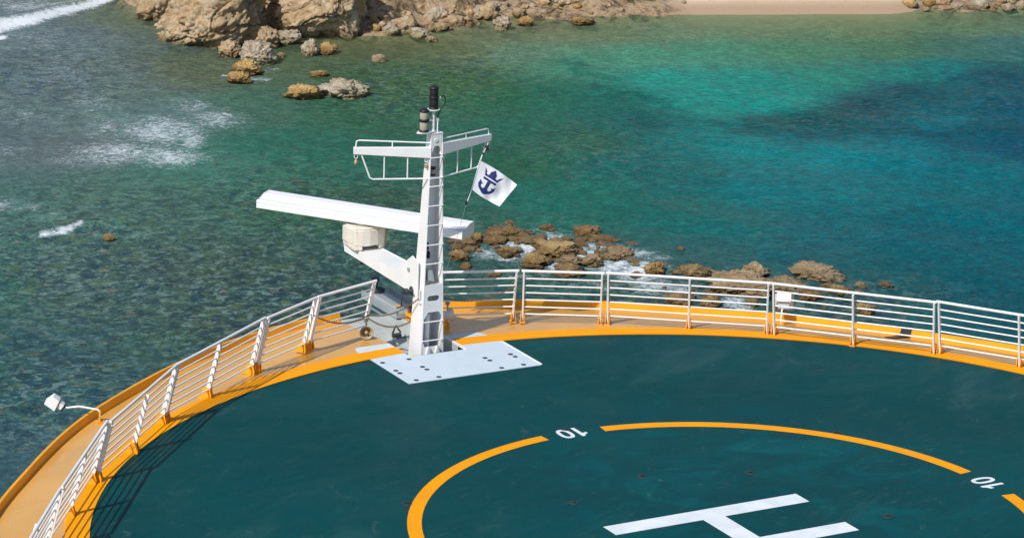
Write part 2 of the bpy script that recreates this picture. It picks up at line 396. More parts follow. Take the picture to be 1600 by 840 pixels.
fade = np.clip(depth/1.2, 0.1, 1)*np.clip((300-np.abs(U))/250, 0, 1)*np.clip((420-V)/200, 0, 1)*np.clip((V+50)/120, 0, 1)
near_grid = (np.abs(U) < 60) & (V > 70) & (V < 260)
zsea = SEA + np.where(near_grid, zz*fade*0.9, 0)+crest

n = NT('sea_water')
ab = n.n('Attribute', attribute_name='body'); af = n.n('Attribute', attribute_name='foam'); ar = n.n('Attribute', attribute_name='reef'); ac = n.n('Attribute', attribute_name='clear')
g = n.n('NewGeometry'); v = g.outputs['Position']
RZ = R(29)
vr = n.coord((1, 1, 1), (0, 0, RZ)); vs1 = n.coord((1.15, 1.0, 1), (0, 0, RZ)); vs2 = n.coord((0.95, 1.0, 1), (0, 0, R(20)))
N1 = n.noise(vs1, 0.95, 9, 0.70, 0.5)          # metre size mottling
N2 = n.noise(vs2, 2.8, 7, 0.72, 0.4)           # streaks
N3 = n.noise(vr, 0.16, 5, 0.6, 0.8)            # patches
N4 = n.noise(vs1, 6.0, 5, 0.75, 0.2)
N5 = n.noise(vs1, 1.7, 9, 0.74, 0.9)
c = ab.outputs['Color']
rf = ar.outputs['Fac']
# general tonal wobble, stronger over the rugged reef
aw_ = n.n('Attribute', attribute_name='weed')
wm = n.rng(n.math('ADD', aw_.outputs['Fac'], n.math('MULTIPLY', n.math('SUBTRACT', n.noise(vs2, 0.5, 9, 0.72, 0.8), 0.5), 2.2)), 0.42, 0.72)
c = n.mix(n.math('MULTIPLY', wm, 0.85), c, n.mix(1.0, c, (0.34, 0.70, 0.72), 'MULTIPLY'))
rugged = n.rng(rf, 0.1, 0.8, 0.55, 1.0)
k1 = n.ramp(N1, [(0.36, (0.66, 0.68, 0.70)), (0.5, (0.98,)*3), (0.64, (1.34, 1.30, 1.24))])
k2 = n.ramp(N2, [(0.38, (0.55, 0.60, 0.64)), (0.5, (0.98,)*3), (0.62, (1.55, 1.46, 1.36))])
k3 = n.ramp(N3, [(0.30, (0.86, 0.90, 0.92)), (0.5, (1.0,)*3), (0.70, (1.14, 1.10, 1.02))])
c = n.mix(rugged, c, n.mix(1.0, n.mix(1.0, c, k1, 'MULTIPLY'), k2, 'MULTIPLY'))
k4 = n.ramp(n.noise(vs2, 7.5, 6, 0.75, 0.2), [(0.38, (0.66,)*3), (0.5, (0.98,)*3), (0.62, (1.45,)*3)])
c = n.mix(n.rng(rf, 0.1, 0.8, 0.55, 1.0), c, n.mix(1.0, c, k4, 'MULTIPLY'))
ND = n.noise(vs1, 1.3, 8, 0.68, 0.7); NO = n.noise(vs2, 1.25, 8, 0.68, 0.6); NP = n.noise(n.coord((1.15, 1.0, 1), (0, 0, R(60))), 2.1, 5, 0.6, 0.5); NQ = n.noise(n.coord((1.1, 1.0, 1), (0, 0, R(75))), 1.15, 6, 0.62, 0.4)
c = n.mix(n.math('MULTIPLY', n.rng(NO, 0.50, 0.60), n.math('MULTIPLY', rf, 0.55)), c, (0.085, 0.135, 0.060))
c = n.mix(n.math('MULTIPLY', n.rng(NP, 0.525, 0.60), n.math('MULTIPLY', rf, 0.60)), c, (0.17, 0.27, 0.25))
c = n.mix(n.math('MULTIPLY', n.rng(NQ, 0.61, 0.68), n.math('MULTIPLY', rf, 0.60)), c, (0.22, 0.165, 0.11))
c = n.mix(n.math('MULTIPLY', n.rng(ND, 0.515, 0.575), n.math('MULTIPLY', rf, 0.80)), c, (0.015, 0.042, 0.065))
# olive weed streaks everywhere
c = n.mix(n.math('MULTIPLY', n.rng(n.noise(n.coord((0.7, 2.2, 1), (0, 0, R(50))), 1.6, 7, 0.72, 0.4), 0.59, 0.70), n.rng(rf, 0.05, 0.6, 0.05, 0.22)), c, (0.060, 0.105, 0.045))
# foam
FN = n.noise(n.coord((0.85, 1.0, 1), (0, 0, R(20))), 1.9, 10, 0.74, 1.4)
FN2 = n.noise(vs2, 6.5, 6, 0.75, 0.8)
fn = n.math('ADD', n.math('MULTIPLY', FN, 0.55), n.math('MULTIPLY', FN2, 0.45))
ft = n.math('SUBTRACT', 0.705, n.math('MULTIPLY', af.outputs['Fac'], 0.42))
fm = n.rng(fn, n.math('SUBTRACT', ft, 0.055), n.math('ADD', ft, 0.15))
fm = n.math('MULTIPLY', fm, 0.92)
c = n.mix(n.math('MULTIPLY', n.rng(af.outputs['Fac'], 0.25, 0.9), 0.38), c, (0.20, 0.34, 0.38))
c = n.mix(fm, c, (0.74, 0.80, 0.84))
n.set(Base_Color=c, Roughness=n.math('ADD', n.math('MULTIPLY', fm, 0.6), 0.10), IOR=1.33)
n.b.inputs['Specular IOR Level'].default_value = 0.008
h = n.math('ADD', n.math('MULTIPLY', n.noise(vr, 1.3, 4, 0.5, 0.5), 0.9), n.math('ADD', n.math('MULTIPLY', n.noise(n.coord((0.7, 1.1, 1), (0, 0, R(55))), 4.5, 5, 0.6, 0.3), 0.34), n.math('MULTIPLY', fm, 0.30)))
n.bump(h, 0.55, 0.16)
# shallow water lets the bottom show
tr = n.n('BsdfTransparent'); tr.inputs[0].default_value = (0.80, 0.93, 0.84, 1)
ms = n.n('MixShader'); n.l(n.math('MULTIPLY', ac.outputs['Fac'], n.math('SUBTRACT', 1.0, fm)), ms.inputs[0]); n.l(n.b.outputs[0], ms.inputs[1]); n.l(tr.outputs[0], ms.inputs[2]); n.l(ms.outputs[0], n.out.inputs[0])
sea = gridmesh('sea', us, vs_, zsea, {'body': body*(np.array([0.8, 0.84, 0.83])*(1-0.10*np.exp(-((PX-1150)/200)**2-((PY-150)/60)**2))[..., None]+np.clip((620-PX)/420, 0, 1)[..., None]*np.array([0.34, 0.26, 0.26])), 'foam': foam, 'reef': reef, 'weed': weed, 'clear': clear}, n.m)  # left side lifted greyer, sky reflection put into the body colour

# land and sea bottom: one sheet
n = NT('shore_ground')
aw = n.n('Attribute', attribute_name='rubble'); g = n.n('NewGeometry'); v = g.outputs['Position']
sep = n.n('SeparateXYZ'); n.l(v, sep.inputs[0])
A = n.noise(v, 1.2, 8, 0.68, 0.4); B = n.noise(v, 0.25, 5, 0.6)
sand = n.mix(n.rng(B, 0.35, 0.65), (0.62, 0.47, 0.32), (0.72, 0.58, 0.43))
sand = n.mix(n.rng(sep.outputs[2], SEA+0.52, SEA+0.16), sand, (0.40, 0.285, 0.185))
sand = n.mix(n.math('MULTIPLY', n.rng(n.noise(v, 3.5, 7, 0.75), 0.55, 0.68), 0.35), sand, (0.26, 0.18, 0.11))
sand = n.mix(n.math('MULTIPLY', n.math('MULTIPLY', n.rng(sep.outputs[2], SEA+0.50, SEA+0.56), n.rng(sep.outputs[2], SEA+0.68, SEA+0.60)), n.rng(n.noise(v, 1.5, 6, 0.7), 0.45, 0.6)), sand, (0.16, 0.11, 0.06))
rub = n.ramp(A, [(0.38, (0.05, 0.035, 0.02)), (0.47, (0.24, 0.16, 0.085)), (0.56, (0.46, 0.34, 0.21)), (0.66, (0.30, 0.15, 0.06))])
c = n.mix(n.math('MULTIPLY', aw.outputs['Fac'], 1.0), sand, rub)
c = n.mix(n.rng(sep.outputs[2], SEA-0.05, SEA-0.8), c, (0.16, 0.17, 0.09))
c = n.mix(n.rng(sep.outputs[2], SEA+7, SEA+10), c, (0.07, 0.10, 0.035))
n.set(Base_Color=c, Roughness=0.9)
n.bump(n.math('ADD', n.math('MULTIPLY', n.noise(v, 2.2, 9, 0.7, 0.4), aw.outputs['Fac']), n.math('MULTIPLY', n.noise(v, 5, 4, 0.6), 0.06)), 0.8, 0.35)
ug = nonuni(-36, 40, 0.4, (-700, 700)); vg = nonuni(172, 212, 0.4, (-500, 1500))
UG, VG = np.meshgrid(ug, vg); ng = VG-shore_v(UG)
pu = [W(560, 30)[0], W(620, 30)[0], W(1020, 20)[0], W(1080, 20)[0], W(1420, 10)[0], W(1450, 10)[0]]
rubw = np.interp(UG, pu, [1, 1, 1, 0.0, 0.0, 1])
# height field
def fbm(u, v, s, seed):
    out = np.zeros(u.shape)
    r_ = np.random.RandomState(seed)
    for o_ in range(5):
        for k in range(4):
            a = r_.uniform(0, math.pi); p = r_.uniform(0, 6.28); f = s*(2**o_)*r_.uniform(0.7, 1.4)
            out += np.sin((u*math.cos(a)+v*math.sin(a))*f+p+1.3*np.sin(v*f*0.6+u*f*0.4+p*2))/(2**o_)*0.25
    return out
land = np.interp(ng, [-60, -20, -8, -3, 0, 1.2, 4, 8, 20, 60, 200, 600], [-5, -3.2, -1.7, -0.7, 0, 0.22, 0.75, 1.5, 3.5, 9, 16, 22])
cliff = np.interp(UG, [pu[0]-30, pu[0]-12, pu[0]-1, pu[0]+4, pu[0]+12], [1, 1, 1.0, 0.35, 0.0])
land = land + cliff*np.interp(ng, [0, 2.5, 5, 12, 40], [0, 0.3, 2.6, 5, 8])
land = land + rubw*fbm(UG, VG, 1.1, 5)*np.interp(ng, [-6, 0, 3, 30], [0.1, 0.22, 0.42, 1.2])
gridmesh('shore', ug, vg, SEA+land, {'rubble': rubw}, n.m)

# ------------------------------------------------------------------ rocks
def rock_mesh(name, seed, sub=3, rough=0.30, pit=0.10, boxy=0.0, ridge=0.5, mat=ROCK):
    bm = bmesh.new(); bmesh.ops.create_icosphere(bm, subdivisions=sub, radius=1.0)
    off = Vector((seed*7.31, seed*3.17, seed*1.93))
    rg = random.Random(seed); cuts = []
    for k in range(7):
        nn = Vector((rg.gauss(0, 1), rg.gauss(0, 1), rg.gauss(0, 1))).normalized(); cuts.append((nn, rg.uniform(0.62, 0.92)))
    for vt in bm.verts:
        d = vt.co.normalized(); p = d.copy()
        for nn, h in cuts:                       # broken faces
            t = p.dot(nn)
            if t > h: p -= nn*(t-h)*0.8
        s = 1 + rough*noise.fractal(d*1.3+off, 0.9, 2.0, 5) + rough*0.35*noise.fractal(d*4.5+off, 0.8, 2.1, 4)
        if sub >= 4: s += rough*0.42*(abs(noise.fractal(d*8+off, 0.7, 2.1, 4))-0.25)
        if sub >= 5: s += rough*0.14*noise.fractal(d*26+off, 0.7, 2.1, 3)
        vd_ = noise.voronoi(d*3.4+off)[0][0]; s -= pit*max(0, 0.30-vd_)*3.0
        if sub >= 5:
            cr = abs(noise.noise(d*1.5+off*1.3)); s -= (0.13 if sub == 6 else 0.08)*max(0, 1-cr/0.055)
            cr = abs(noise.noise(d*3.3-off)); s -= 0.05*max(0, 1-cr/0.06)
            cr = abs(noise.noise(d*7.3-off)); s -= 0.02*max(0, 1-cr/0.09)
        vd_ = noise.voronoi(d*8.0+off)[0][0]; s -= pit*0.5*max(0, 0.34-vd_)*2.0
        vt.co = p*s
    me = bpy.data.meshes.new(name); bm.to_mesh(me); bm.free()
    for p_ in me.polygons: p_.use_smooth = True
    me.materials.append(mat); return me
bases = [rock_mesh('rubble_rock', 100+k, 3, 0.34, 0.15) for k in range(7)]
def place_rock(name, px0, px1, py0, py1, label, mat=ROCK, seed=1, group=None, cat='rock', sub=4, tilt=(0, 0), depth=0.9, sink=0.30, rough=0.30, pit=0.10, mesh=None, zs=0.9, yaw=None):
    """px box of what shows; the rock stands at its water line"""
    cx = (px0+px1)/2; base = ground(cx, py1); dist = np.linalg.norm(base-O); ppm = FPX/dist
    wd = (px1-px0)/ppm; ht = max((py1-py0)/ppm*zs, 0.12)
    dp = wd*depth*0.5
    c_ = base + VH*min(dp*0.8, 3.0); zc = SEA + ht*(0.5-sink*0.5)
    me = mesh or rock_mesh(name, seed, sub, rough, pit, mat=mat)
    o = bpy.data.objects.new(name, me); C.objects.link(o)
    if mesh is not None and me.materials[0] != mat:
        o.material_slots[0].link = 'OBJECT'; o.material_slots[0].material = mat
    o.location = (c_[0], c_[1], zc); hz = ht*(0.5+sink*0.6)
    o.scale = (wd/2*1.06, dp, hz)
    rz = math.atan2(UH[1], UH[0])
    o.rotation_euler = (R(tilt[1]), R(tilt[0]), rz+(yaw or 0))
    return tag(o, label, cat, group)

G1 = 'boulders at the foot of the cliff'; G2 = 'rocks of the small reef beyond the bow'; G3 = 'rocks by the right end of the beach'; G4 = 'rocks awash between cliff and ship'
# the two great boulders and their neighbours
def boulder(name, cxp, cyp, semi, tiltdeg, label, seed, zoff=0.0, sub=6, rough=0.2, group=G1, push=0.0):
    """semi: half sizes in metres along the picture's right, along the view, and up"""
    me = rock_mesh(name, seed, sub, rough, 0.06)
    b = ground(cxp, cyp)
    o = bpy.data.objects.new(name, me); C.objects.link(o)
    o.location = (b[0]+VH[0]*push, b[1]+VH[1]*push, SEA+zoff); o.scale = semi
    rz = math.atan2(UH[1], UH[0]); o.rotation_euler = (0, R(tiltdeg), rz)
    return tag(o, label, 'boulder', group)
boulder('boulder', 332, 66, (3.75, 2.6, 2.25), -30, 'huge tan boulder leaning up to the right at the water, largest on the left', 11, 1.30, push=0.5)
boulder('boulder', 490, 52, (2.95, 2.6, 2.9), 4, 'huge pale pitted boulder with green tuft on top, overhanging dark water', 23, 1.75, push=0.7)
boulder('boulder', 246, 34, (1.15, 1.2, 0.9), -12, 'small knobbly boulder left of the huge leaning boulder', 31, 0.55, 5, 0.3, push=1.0)
boulder('boulder', 430, 30, (1.0, 1.5, 3.4), 2, 'rust brown rock column in the gap between the two huge boulders', 37, 0.6, 5, 0.25, push=4.6)
boulder('boulder', 592, 40, (1.5, 1.6, 2.3), 10, 'brown upright rock with dark clefts right of the second huge boulder', 41, 0.5, 5, 0.3, push=4.2)
boulder('boulder', 645, 20, (2.0, 1.6, 1.8), 8, 'broad rust stained rock at the top edge above the rubble', 43, 0.9, 5, 0.3, push=4.5)
sb = MB(); rg = random.Random(5)
bb = ground(478, 10); bb = np.array([bb[0], bb[1], 0])
for k in range(420):
    a, rr = rg.uniform(0, 6.28), rg.uniform(0, 1)**.5*0.7
    p = Vector((ground(478, 52)[0]+VH[0]*2.2+math.cos(a)*rr, ground(478, 52)[1]+VH[1]*2.2+math.sin(a)*rr, SEA+4.25+rg.uniform(0, .5)*(1-rr)))
    d1 = Vector((rg.gauss(0, 1), rg.gauss(0, 1), rg.gauss(0, 1))).normalized()*0.10; d2 = d1.cross(Vector((rg.gauss(0, 1), rg.gauss(0, 1), 0.3))).normalized()*0.05
    sb.add([p-d1, p+d2, p+d1, p-d2], [(0, 1, 2, 3)])
LEAF = paint('leaf_green', (0.06, 0.12, 0.03), 0.6, 0.3, scale=6)
tag(sb.build('shrub', LEAF), 'small green tuft growing on top of the pale pitted boulder', 'shrub')

L = [ # x0,x1,y0,y1,label,mat
 (342,376,64,91,'squat golden rock at the right foot of the leaning boulder',ROCK),
 (381,436,42,76,'flat topped rock stacked behind the pitted rock in the gap',ROCK),
 (374,428,66,103,'pitted pinkish rock at the water in front of the flat topped rock',PALE),
 (364,404,93,118,'brown rock awash just below the pitted pinkish rock',GOLD),
 (356,388,114,131,'small orange rock awash, lowest of the rocks trailing from the cliff',GOLD),
 (472,497,61,88,'small pyramid shaped rock in front of the overhanging boulder',PALE),
 (494,527,69,86,'low orange rock beside the pyramid shaped rock',GOLD),
 (430,470,50,70,'low pinkish ledge of rock under the overhanging boulder',PALE),
 (447,500,134,158,'flat golden rock shelf with foam along its lower side',GOLD),
 (503,573,126,156,'pale golden hump of rock alone in the green water left of the mast top',PALE),
 (484,512,112,121,'thin golden rock just breaking the surface above the pale hump',GOLD),
 (582,604,87,98,'small yellow rock tip above a dark submerged ledge',PALE),
 (434,446,82,90,'tiny tan rock right of the pitted pinkish rock',ROCK),
 (664,682,57,66,'tiny pinkish stone off the rubble shore',PALE),
 (772,800,26,48,'pale stack of two stones standing in the shallows off the rubble',PALE),
 (811,834,26,42,'round brown rock in the shallows right of the pale stack',GOLD),
 (893,928,29,41,'low olive rock barely above the shallows',GOLD)]
for k, (a, b_, c_, d_, lb, mt) in enumerate(L):
    place_rock('rock', a, b_, c_, d_, lb, mt, 200+k, G4, sub=5, rough=0.4, pit=0.18)
L = [(700,745,372,386,'yellowish submerged ledge at the left end of the reef',GOLD),(703,730,384,408,'dark golden rock lowest at the left end of the reef',GOLD),(722,736,404,421,'small dark rock directly below the dark golden one',GOLD),
 (738,756,355,378,'upright brown rock just right of the radar bar end',GOLD),(764,816,354,372,'long brown rock at the upper left of the reef',GOLD),(764,792,368,382,'yellow rock under the long brown rock',GOLD),
 (778,812,382,401,'brown round rock in foam left of the reef centre',GOLD),(842,866,351,360,'small tan rock at the top of the reef',GOLD),(896,940,354,371,'flat grey brown rock washed by foam at the upper right of the reef',GOLD),
 (818,856,369,383,'low tan rock near the reef centre',GOLD),(828,896,379,401,'long lumpy brown rock across the reef centre',GOLD),(818,857,396,418,'dark brown rounded rock in the centre of the reef',GOLD),
 (874,908,396,414,'tan rock touching the holed rock on the left',ROCK),(911,943,391,416,'round golden rock with two dark holes',ROCK),(934,966,371,380,'thin tan rock alone above the holed rock',GOLD),
 (944,993,387,408,'elongated golden rock at the right end of the reef cluster',ROCK),(869,912,412,432,'brown rock directly above the rail in the middle of the reef',GOLD),(1007,1039,399,432,'tall wet rock wrapped in foam, right of the reef cluster',GOLD),
 (1060,1108,415,433,'low brown rock right of the foam wrapped rock',GOLD),(1166,1197,407,431,'pointed triangular rock beyond the rail',ROCK),(1244,1313,419,440,'long flat tan rock farthest right of the pointed rock',ROCK),
 (1113,1207,434,464,'largest broad tan rock seen through the rail top',ROCK),(1200,1256,442,458,'broad tan rock behind the small floodlight',ROCK),(1257,1284,450,470,'small squat tan rock right of the floodlight',GOLD),
 (1296,1328,443,462,'low brown rock under the top rail right of the squat one',GOLD),(1376,1396,440,449,'small orange rock furthest right beyond the rail',GOLD),(1336,1352,443,449,'tiny pinkish rock left of the furthest orange rock',PALE),
 (1342,1368,464,492,'brown submerged rock behind the lower rails',GOLD),(1040,1082,456,478,'brown rock behind the rails of the middle panel',GOLD),(1096,1130,460,480,'second brown rock behind the rails near a post',GOLD),
 (1166,1190,464,478,'wet dark rock beside white foam near the rail joint',GOLD),(764,782,425,433,'tiny brown rock just above the rail near the mast',GOLD),(985,1004,426,434,'small wet rock in foam above the rail',GOLD)]
for k, (a, b_, c_, d_, lb, mt) in enumerate(L):
    place_rock('rock', a, b_, c_, d_, lb, mt, 300+k, G2, sub=5, rough=0.55, pit=0.28, sink=0.5, depth=1.4, zs=0.46)
rg = random.Random(77)
for k in range(110):
    cxp, cyp, rx_, ry_ = rg.choice([(850, 385, 110, 26), (900, 392, 90, 24), (770, 372, 60, 22), (960, 400, 60, 18), (1150, 455, 90, 16), (1300, 460, 80, 14)])
    x_, y_ = cxp+rg.gauss(0, .45)*rx_, cyp+rg.gauss(0, .45)*ry_; w_ = rg.uniform(7, 26)
    o = place_rock('reef_stone', x_-w_/2, x_+w_/2, y_-w_*.36, y_, 'small brown stone barely breaking the surface among the reef rocks', GOLD, 1, 'small stones of the reef', 'stone', mesh=bases[k % 7], zs=.6, sink=.6)
    o.rotation_euler[2] += rg.uniform(0, 6)
place_rock('rock', 158, 178, 366, 377, 'tiny orange rock alone right of the short wave crest', GOLD, 401, None, sub=3)
L = [(1411,1437,-2,15,'yellow green rock at the right end of the sand',GOLD),(1442,1463,-1,12,'yellow pointed rock second from the sand',GOLD),(1462,1488,-6,12,'pale rounded rock with a dark shadow on its right',ROCK),
 (1485,1502,4,16,'small square pale rock at the water by the beach end',PALE),(1499,1514,-3,11,'narrow grey rock behind the small square one',ROCK),(1515,1546,0,15,'wide pale boulder above a tan ledge in the water',PALE),
 (1545,1556,4,12,'small wedge of rock right of the wide pale boulder',ROCK),(1554,1572,-5,10,'tall pale rock at the top edge near the right corner',ROCK),(1566,1588,7,18,'pale pointed rock with orange skirt at the water',PALE),(1588,1606,2,14,'pale rock cut by the right edge of the photo',PALE)]
for k, (a, b_, c_, d_, lb, mt) in enumerate(L):
    place_rock('rock', a, b_, c_, d_, lb, mt, 420+k, G3, sub=4)
# bigger named stones of the rubble shore, then countless-looking small ones
L = [(616,650,24,50,'orange brown block in the rubble under the rust stained rock'),(640,672,44,60,'yellow flat stone at the water edge of the rubble'),(676,700,36,49,'square pale stone at the water edge of the rubble'),
 (694,724,26,42,'pale cracked stone above the rubble water line'),(660,694,10,36,'large tan stone in the middle of the rubble'),(716,748,4,28,'grey tan stone with deep shadow under it in the rubble'),
 (748,776,12,32,'tan stone right of the deep shadow in the rubble'),(764,800,4,20,'brown rounded stone at the thin end of the rubble'),(800,822,12,28,'low yellow brown stone above the round brown rock'),
 (826,862,-4,14,'pale slab at the top edge over the thin end of the rubble'),(600,622,34,56,'pale angular stone at the left end of the rubble'),(578,600,28,46,'tan wedge stone leaning on the brown upright rock')]
for k, (a, b_, c_, d_, lb) in enumerate(L):
    place_rock('rock', a, b_, c_, d_, lb, (ROCK, PALE, ROCK)[k % 3], 500+k, 'larger stones of the rubble shore', sub=4, rough=0.32)
rg = random.Random(12)
for k in range(290):
    px = rg.uniform(572, 1100) if k < 255 else rg.uniform(1395, 1605)
    yb = np.interp(px, [572, 600, 650, 720, 770, 850, 930, 1000, 1100, 1390, 1440, 1600], [58, 58, 52, 46, 34, 31, 28, 22, 12, 6, 18, 16])
    py = yb - rg.uniform(0, 1)**1.3*min(yb+14, 48)
    sz = rg.uniform(6, 20)*(1.0 if px < 780 else 0.65)
    # height of ground there
    u_, v_ = W(px, py); b = ground(px, py)
    hgt = float(np.interp(v_-shore_v(u_), [-2, 0, 1.2, 4, 8], [-0.1, 0, 0.22, 0.75, 1.5]))
    o = bpy.data.objects.new('rubble_rock', bases[k % 7]); C.objects.link(o)
    if k % 3: o.material_slots[0].link = 'OBJECT'; o.material_slots[0].material = PALE if k % 3 == 1 else GOLD if k % 5 == 0 else ROCK
    s_ = sz/28/2
    o.location = (b[0], b[1], SEA+hgt+s_*0.2); o.scale = (s_*rg.uniform(.9, 1.3), s_*rg.uniform(.8, 1.2), s_*rg.uniform(.55, .95))
    o.rotation_euler = (rg.uniform(-.4, .4), rg.uniform(-.4, .4), rg.uniform(0, 6.28))
    tag(o, 'small pale or brown stone among the rubble along the shore', 'stone', 'small stones of the rubble shore')

# ------------------------------------------------------------------ the ship's bow
RG, RY = 10.291, 10.68                # green deck edge, outer edge of the yellow stripe
XL, XR, YS = -0.63, 0.48, 10.07       # slot for the fore mast
OUT = [(-30, 12.8), (0, 12.5), (15, 12.15), (22, 11.98), (30, 11.84), (34, 11.76), (38.8, 11.68), (43, 11.70), (46.9, 11.86), (54, 11.93), (57, 11.97), (62, 12.12), (67.1, 12.35), (72, 12.55), (76, 12.73), (80, 12.9), (84, 13.02), (90, 13.06)]
oa = [a for a, r_ in OUT]; orr = [r_ for a, r_ in OUT]
def rout(deg):
    a = abs(deg-90); t_ = np.linspace(-7, 7, 15)
    return float(np.mean([np.interp(90-abs(a+q_), oa, orr) for q_ in t_]))+0.004
ship = empty('cruise_ship', (0, 0, 0), 0, 'cruise ship bow with a green helicopter deck, yellow edge stripe and tan walkway', 'ship')

# green deck sheet
pts = []
aL = math.acos(XL/RG); aR = math.acos(XR/RG)
for k in range(361):
    a = aL + (2*math.pi-(aL-aR))*k/360
    pts.append((RG*math.cos(a), RG*math.sin(a)))
pts += [(XR, YS), (XL, YS)]
deck = MB().prism(pts, -0.02, 0.0).build('landing_deck', DECKGREEN, ship)

def band(r0, r1, a0, a1, z, th=0.004, nn=200):
    m = MB(); V = []; F = []
    for k in range(nn+1):
        a = R(a0+(a1-a0)*k/nn); c_, s_ = math.cos(a), math.sin(a)
        V += [(r0*c_, r0*s_, z-th), (r1*c_, r1*s_, z-th), (r1*c_, r1*s_, z), (r0*c_, r0*s_, z)]
    for k in range(nn):
        b = k*4
        for j in range(4): F.append((b+j, b+(j+1) % 4, b+4+(j+1) % 4, b+4+j))
    F += [(0, 3, 2, 1), (nn*4, nn*4+1, nn*4+2, nn*4+3)]
    return m.add(V, F)
def cutang(r, x): return math.degrees(math.acos(x/r))
# yellow stripe painted round the deck, over the white plate
for a0, a1 in ((cutang(RG, XL), 270), (-90, cutang(RG, XR))):
    band(RG, RY, a0, a1, 0.016).build('edge_stripe', YELLOW, ship)
# walkway: flat at the rails, dropping to a gutter, then the coaming
def walkway(sgn):
    m = MB(); V = []; F = []; nn = 240; prof_n = 9
    for k in range(nn+1):
        t = k/nn; row = []
        for j in range(prof_n):
            if sgn < 0:
                # port: from slot edge to 270 deg
                def pt(r, z, x=XL):
                    a0 = cutang(r, x); a = a0+(250-a0)*t; return (r*math.cos(R(a)), r*math.sin(R(a)), z), a
            else:
                def pt(r, z, x=XR):
                    a0 = cutang(r, x); a = a0+(-70-a0)*t; return (r*math.cos(R(a)), r*math.sin(R(a)), z), a
            _, aa = pt(11.5, 0); ro = rout(aa)
            rr, zz_ = [(RG, 0.0), (RY, 0.0), (RY+0.30, 0.0), (ro-0.03, -0.15), (ro-0.02, -0.15), (ro, 0.0), (ro+0.05, 0.0), (ro+0.06, -0.02), (ro+0.0, -0.75)][j]
            p, _ = pt(rr, zz_); row.append(p)
        V += row
    for k in range(nn):
        for j in range(prof_n-1): F.append((k*prof_n+j, k*prof_n+j+1, (k+1)*prof_n+j+1, (k+1)*prof_n+j))
    return V, F, prof_n, nn
for sgn in (-1, 1):
    V, F, pn, nn = walkway(sgn)
    w_ = MB().add(V, [f for i, f in enumerate(F) if i % (pn-1) < 3]); o = w_.build('walkway', TAN, ship)
    for p in o.data.polygons: p.use_smooth = True
    w_ = MB().add(V, [f for i, f in enumerate(F) if i % (pn-1) >= 3]); w_.build('coaming', COAM, ship)
    # end plate facing the slot
    k0 = 0; e = MB(); prof = V[:pn]; e.add(prof+[(prof[0][0], prof[0][1], -1.2), (prof[-1][0], prof[-1][1], -1.2)], [tuple(range(pn))+(pn+1, pn)]); e.build('slot_wall', PALEGREY, ship)
# hull: flared plating down to the sea
m = MB(); V = []; F = []; nn = 160
lev = [(-0.75, 1.0), (-3, 0.93), (-8, 0.78), (-15, 0.62), (-23, 0.55)]
for k in range(nn+1):
    a = -70+320*k/nn; ro = rout(a)
    for z, s_ in lev:
        V.append((ro*s_*math.cos(R(a)), ro*s_*math.sin(R(a))-(1-s_)*6, z))
for k in range(nn):
    for j in range(len(lev)-1): F.append((k*5+j, k*5+j+1, k*5+6+j, k*5+5+j))
m.add(V, F, True).build('hull', HULLW, ship)
# slot floor, forward sill, platform
m = MB(); m.prism([(12.95, -0.12), (12.2, -0.16), (YS, -1.25), (YS, -1.30), (12.2, -0.25), (12.95, -0.3)], XL, XR, fn=lambda y, z, x: (x, y, z)); m.build('slot_floor', PALEGREY, ship)
m = MB()
for x in (-0.35, -0.05, 0.22): m.prism([(12.2, -0.15), (YS+0.3, -1.1), (YS+0.3, -0.8), (11.3, -0.45)], x, x+0.02, fn=lambda y, z, x_: (x_, y, z))
m.build('stiffener', PALEGREY, ship)
MB().box((-0.07, YS-0.02, -0.65), (1.11, 0.03, 1.2)).build('slot_back', GREY, ship)
m = MB()
m.box((0.66, 13.3, -0.06), (0.62, 1.5, 0.10)); m.box((0.36, 13.3, 0.0), (0.03, 1.5, 0.10)); m.box((0.96, 13.3, 0.0), (0.03, 1.5, 0.10)); m.box((0.66, 13.3, -0.22), (0.3, 1.4, 0.22))
pf = m.build('bow_platform', GREY, ship, 0.008)
m = MB(); m.box((0.50, 13.3, 0.0), (0.05, 1.4, 0.02)); m.box((0.76, 13.25, 0.0), (0.10, 1.2, 0.02)); m.build('platform_strip', PALEGREY, pf)
m = MB(); m.lathe([(0.09, 0), (0.09, .12), (0.05, .14), (0.05, .26), (0.08, .28), (0.08, .34)], (0.62, 13.98, -.05)); m.box((0.70, 13.94, .03), (.12, .18, .12)); m.build('mooring_roller', DARK, pf)
# white plate in front of the mast (painted steel, bolted over the deck)
pl = [(-1.39, 8.655), (1.345, 8.64), (1.375, 10.15), (1.375, 10.40), (1.19, 10.90), (XR+.01, 10.92), (XR+.01, YS-.04), (XL-.01, YS-.04), (XL-.01, 10.92), (-1.28, 10.92), (-1.37, 10.86), (-1.40, 10.75), (-1.395, 10.15)]
plate = MB().prism(pl, 0.001, 0.011).build('mast_plate', PLATE, ship)
MB().box((1.36, 9.41, 0.012), (0.03, 1.5, 0.014)).build('plate_edge', WHITE, plate)
m = MB()
for x, y in [(-1.28, 9.92), (-1.27, 9.41), (-1.27, 9.25), (-0.74, 9.91), (-0.72, 9.41), (-0.72, 9.24), (-1.18, 8.77), (-0.72, 8.77), (0.58, 9.41), (0.59, 9.24), (1.12, 9.41), (1.13, 9.25), (0.58, 8.77), (1.04, 8.77)]:
    m = MB(); m.lathe([(0.048, 0.010), (0.048, 0.016), (0.036, 0.016), (0.034, 0.013)], (x, y, 0), 16); m.build('lashing_eye', DARK, plate)
MB().box((0.285, 10.53, -0.30), (0.38, 0.86, 0.02)).build('slot_shade_sheet', DARK, ship)  # dark sheet painted as the shade of the void beside the mast
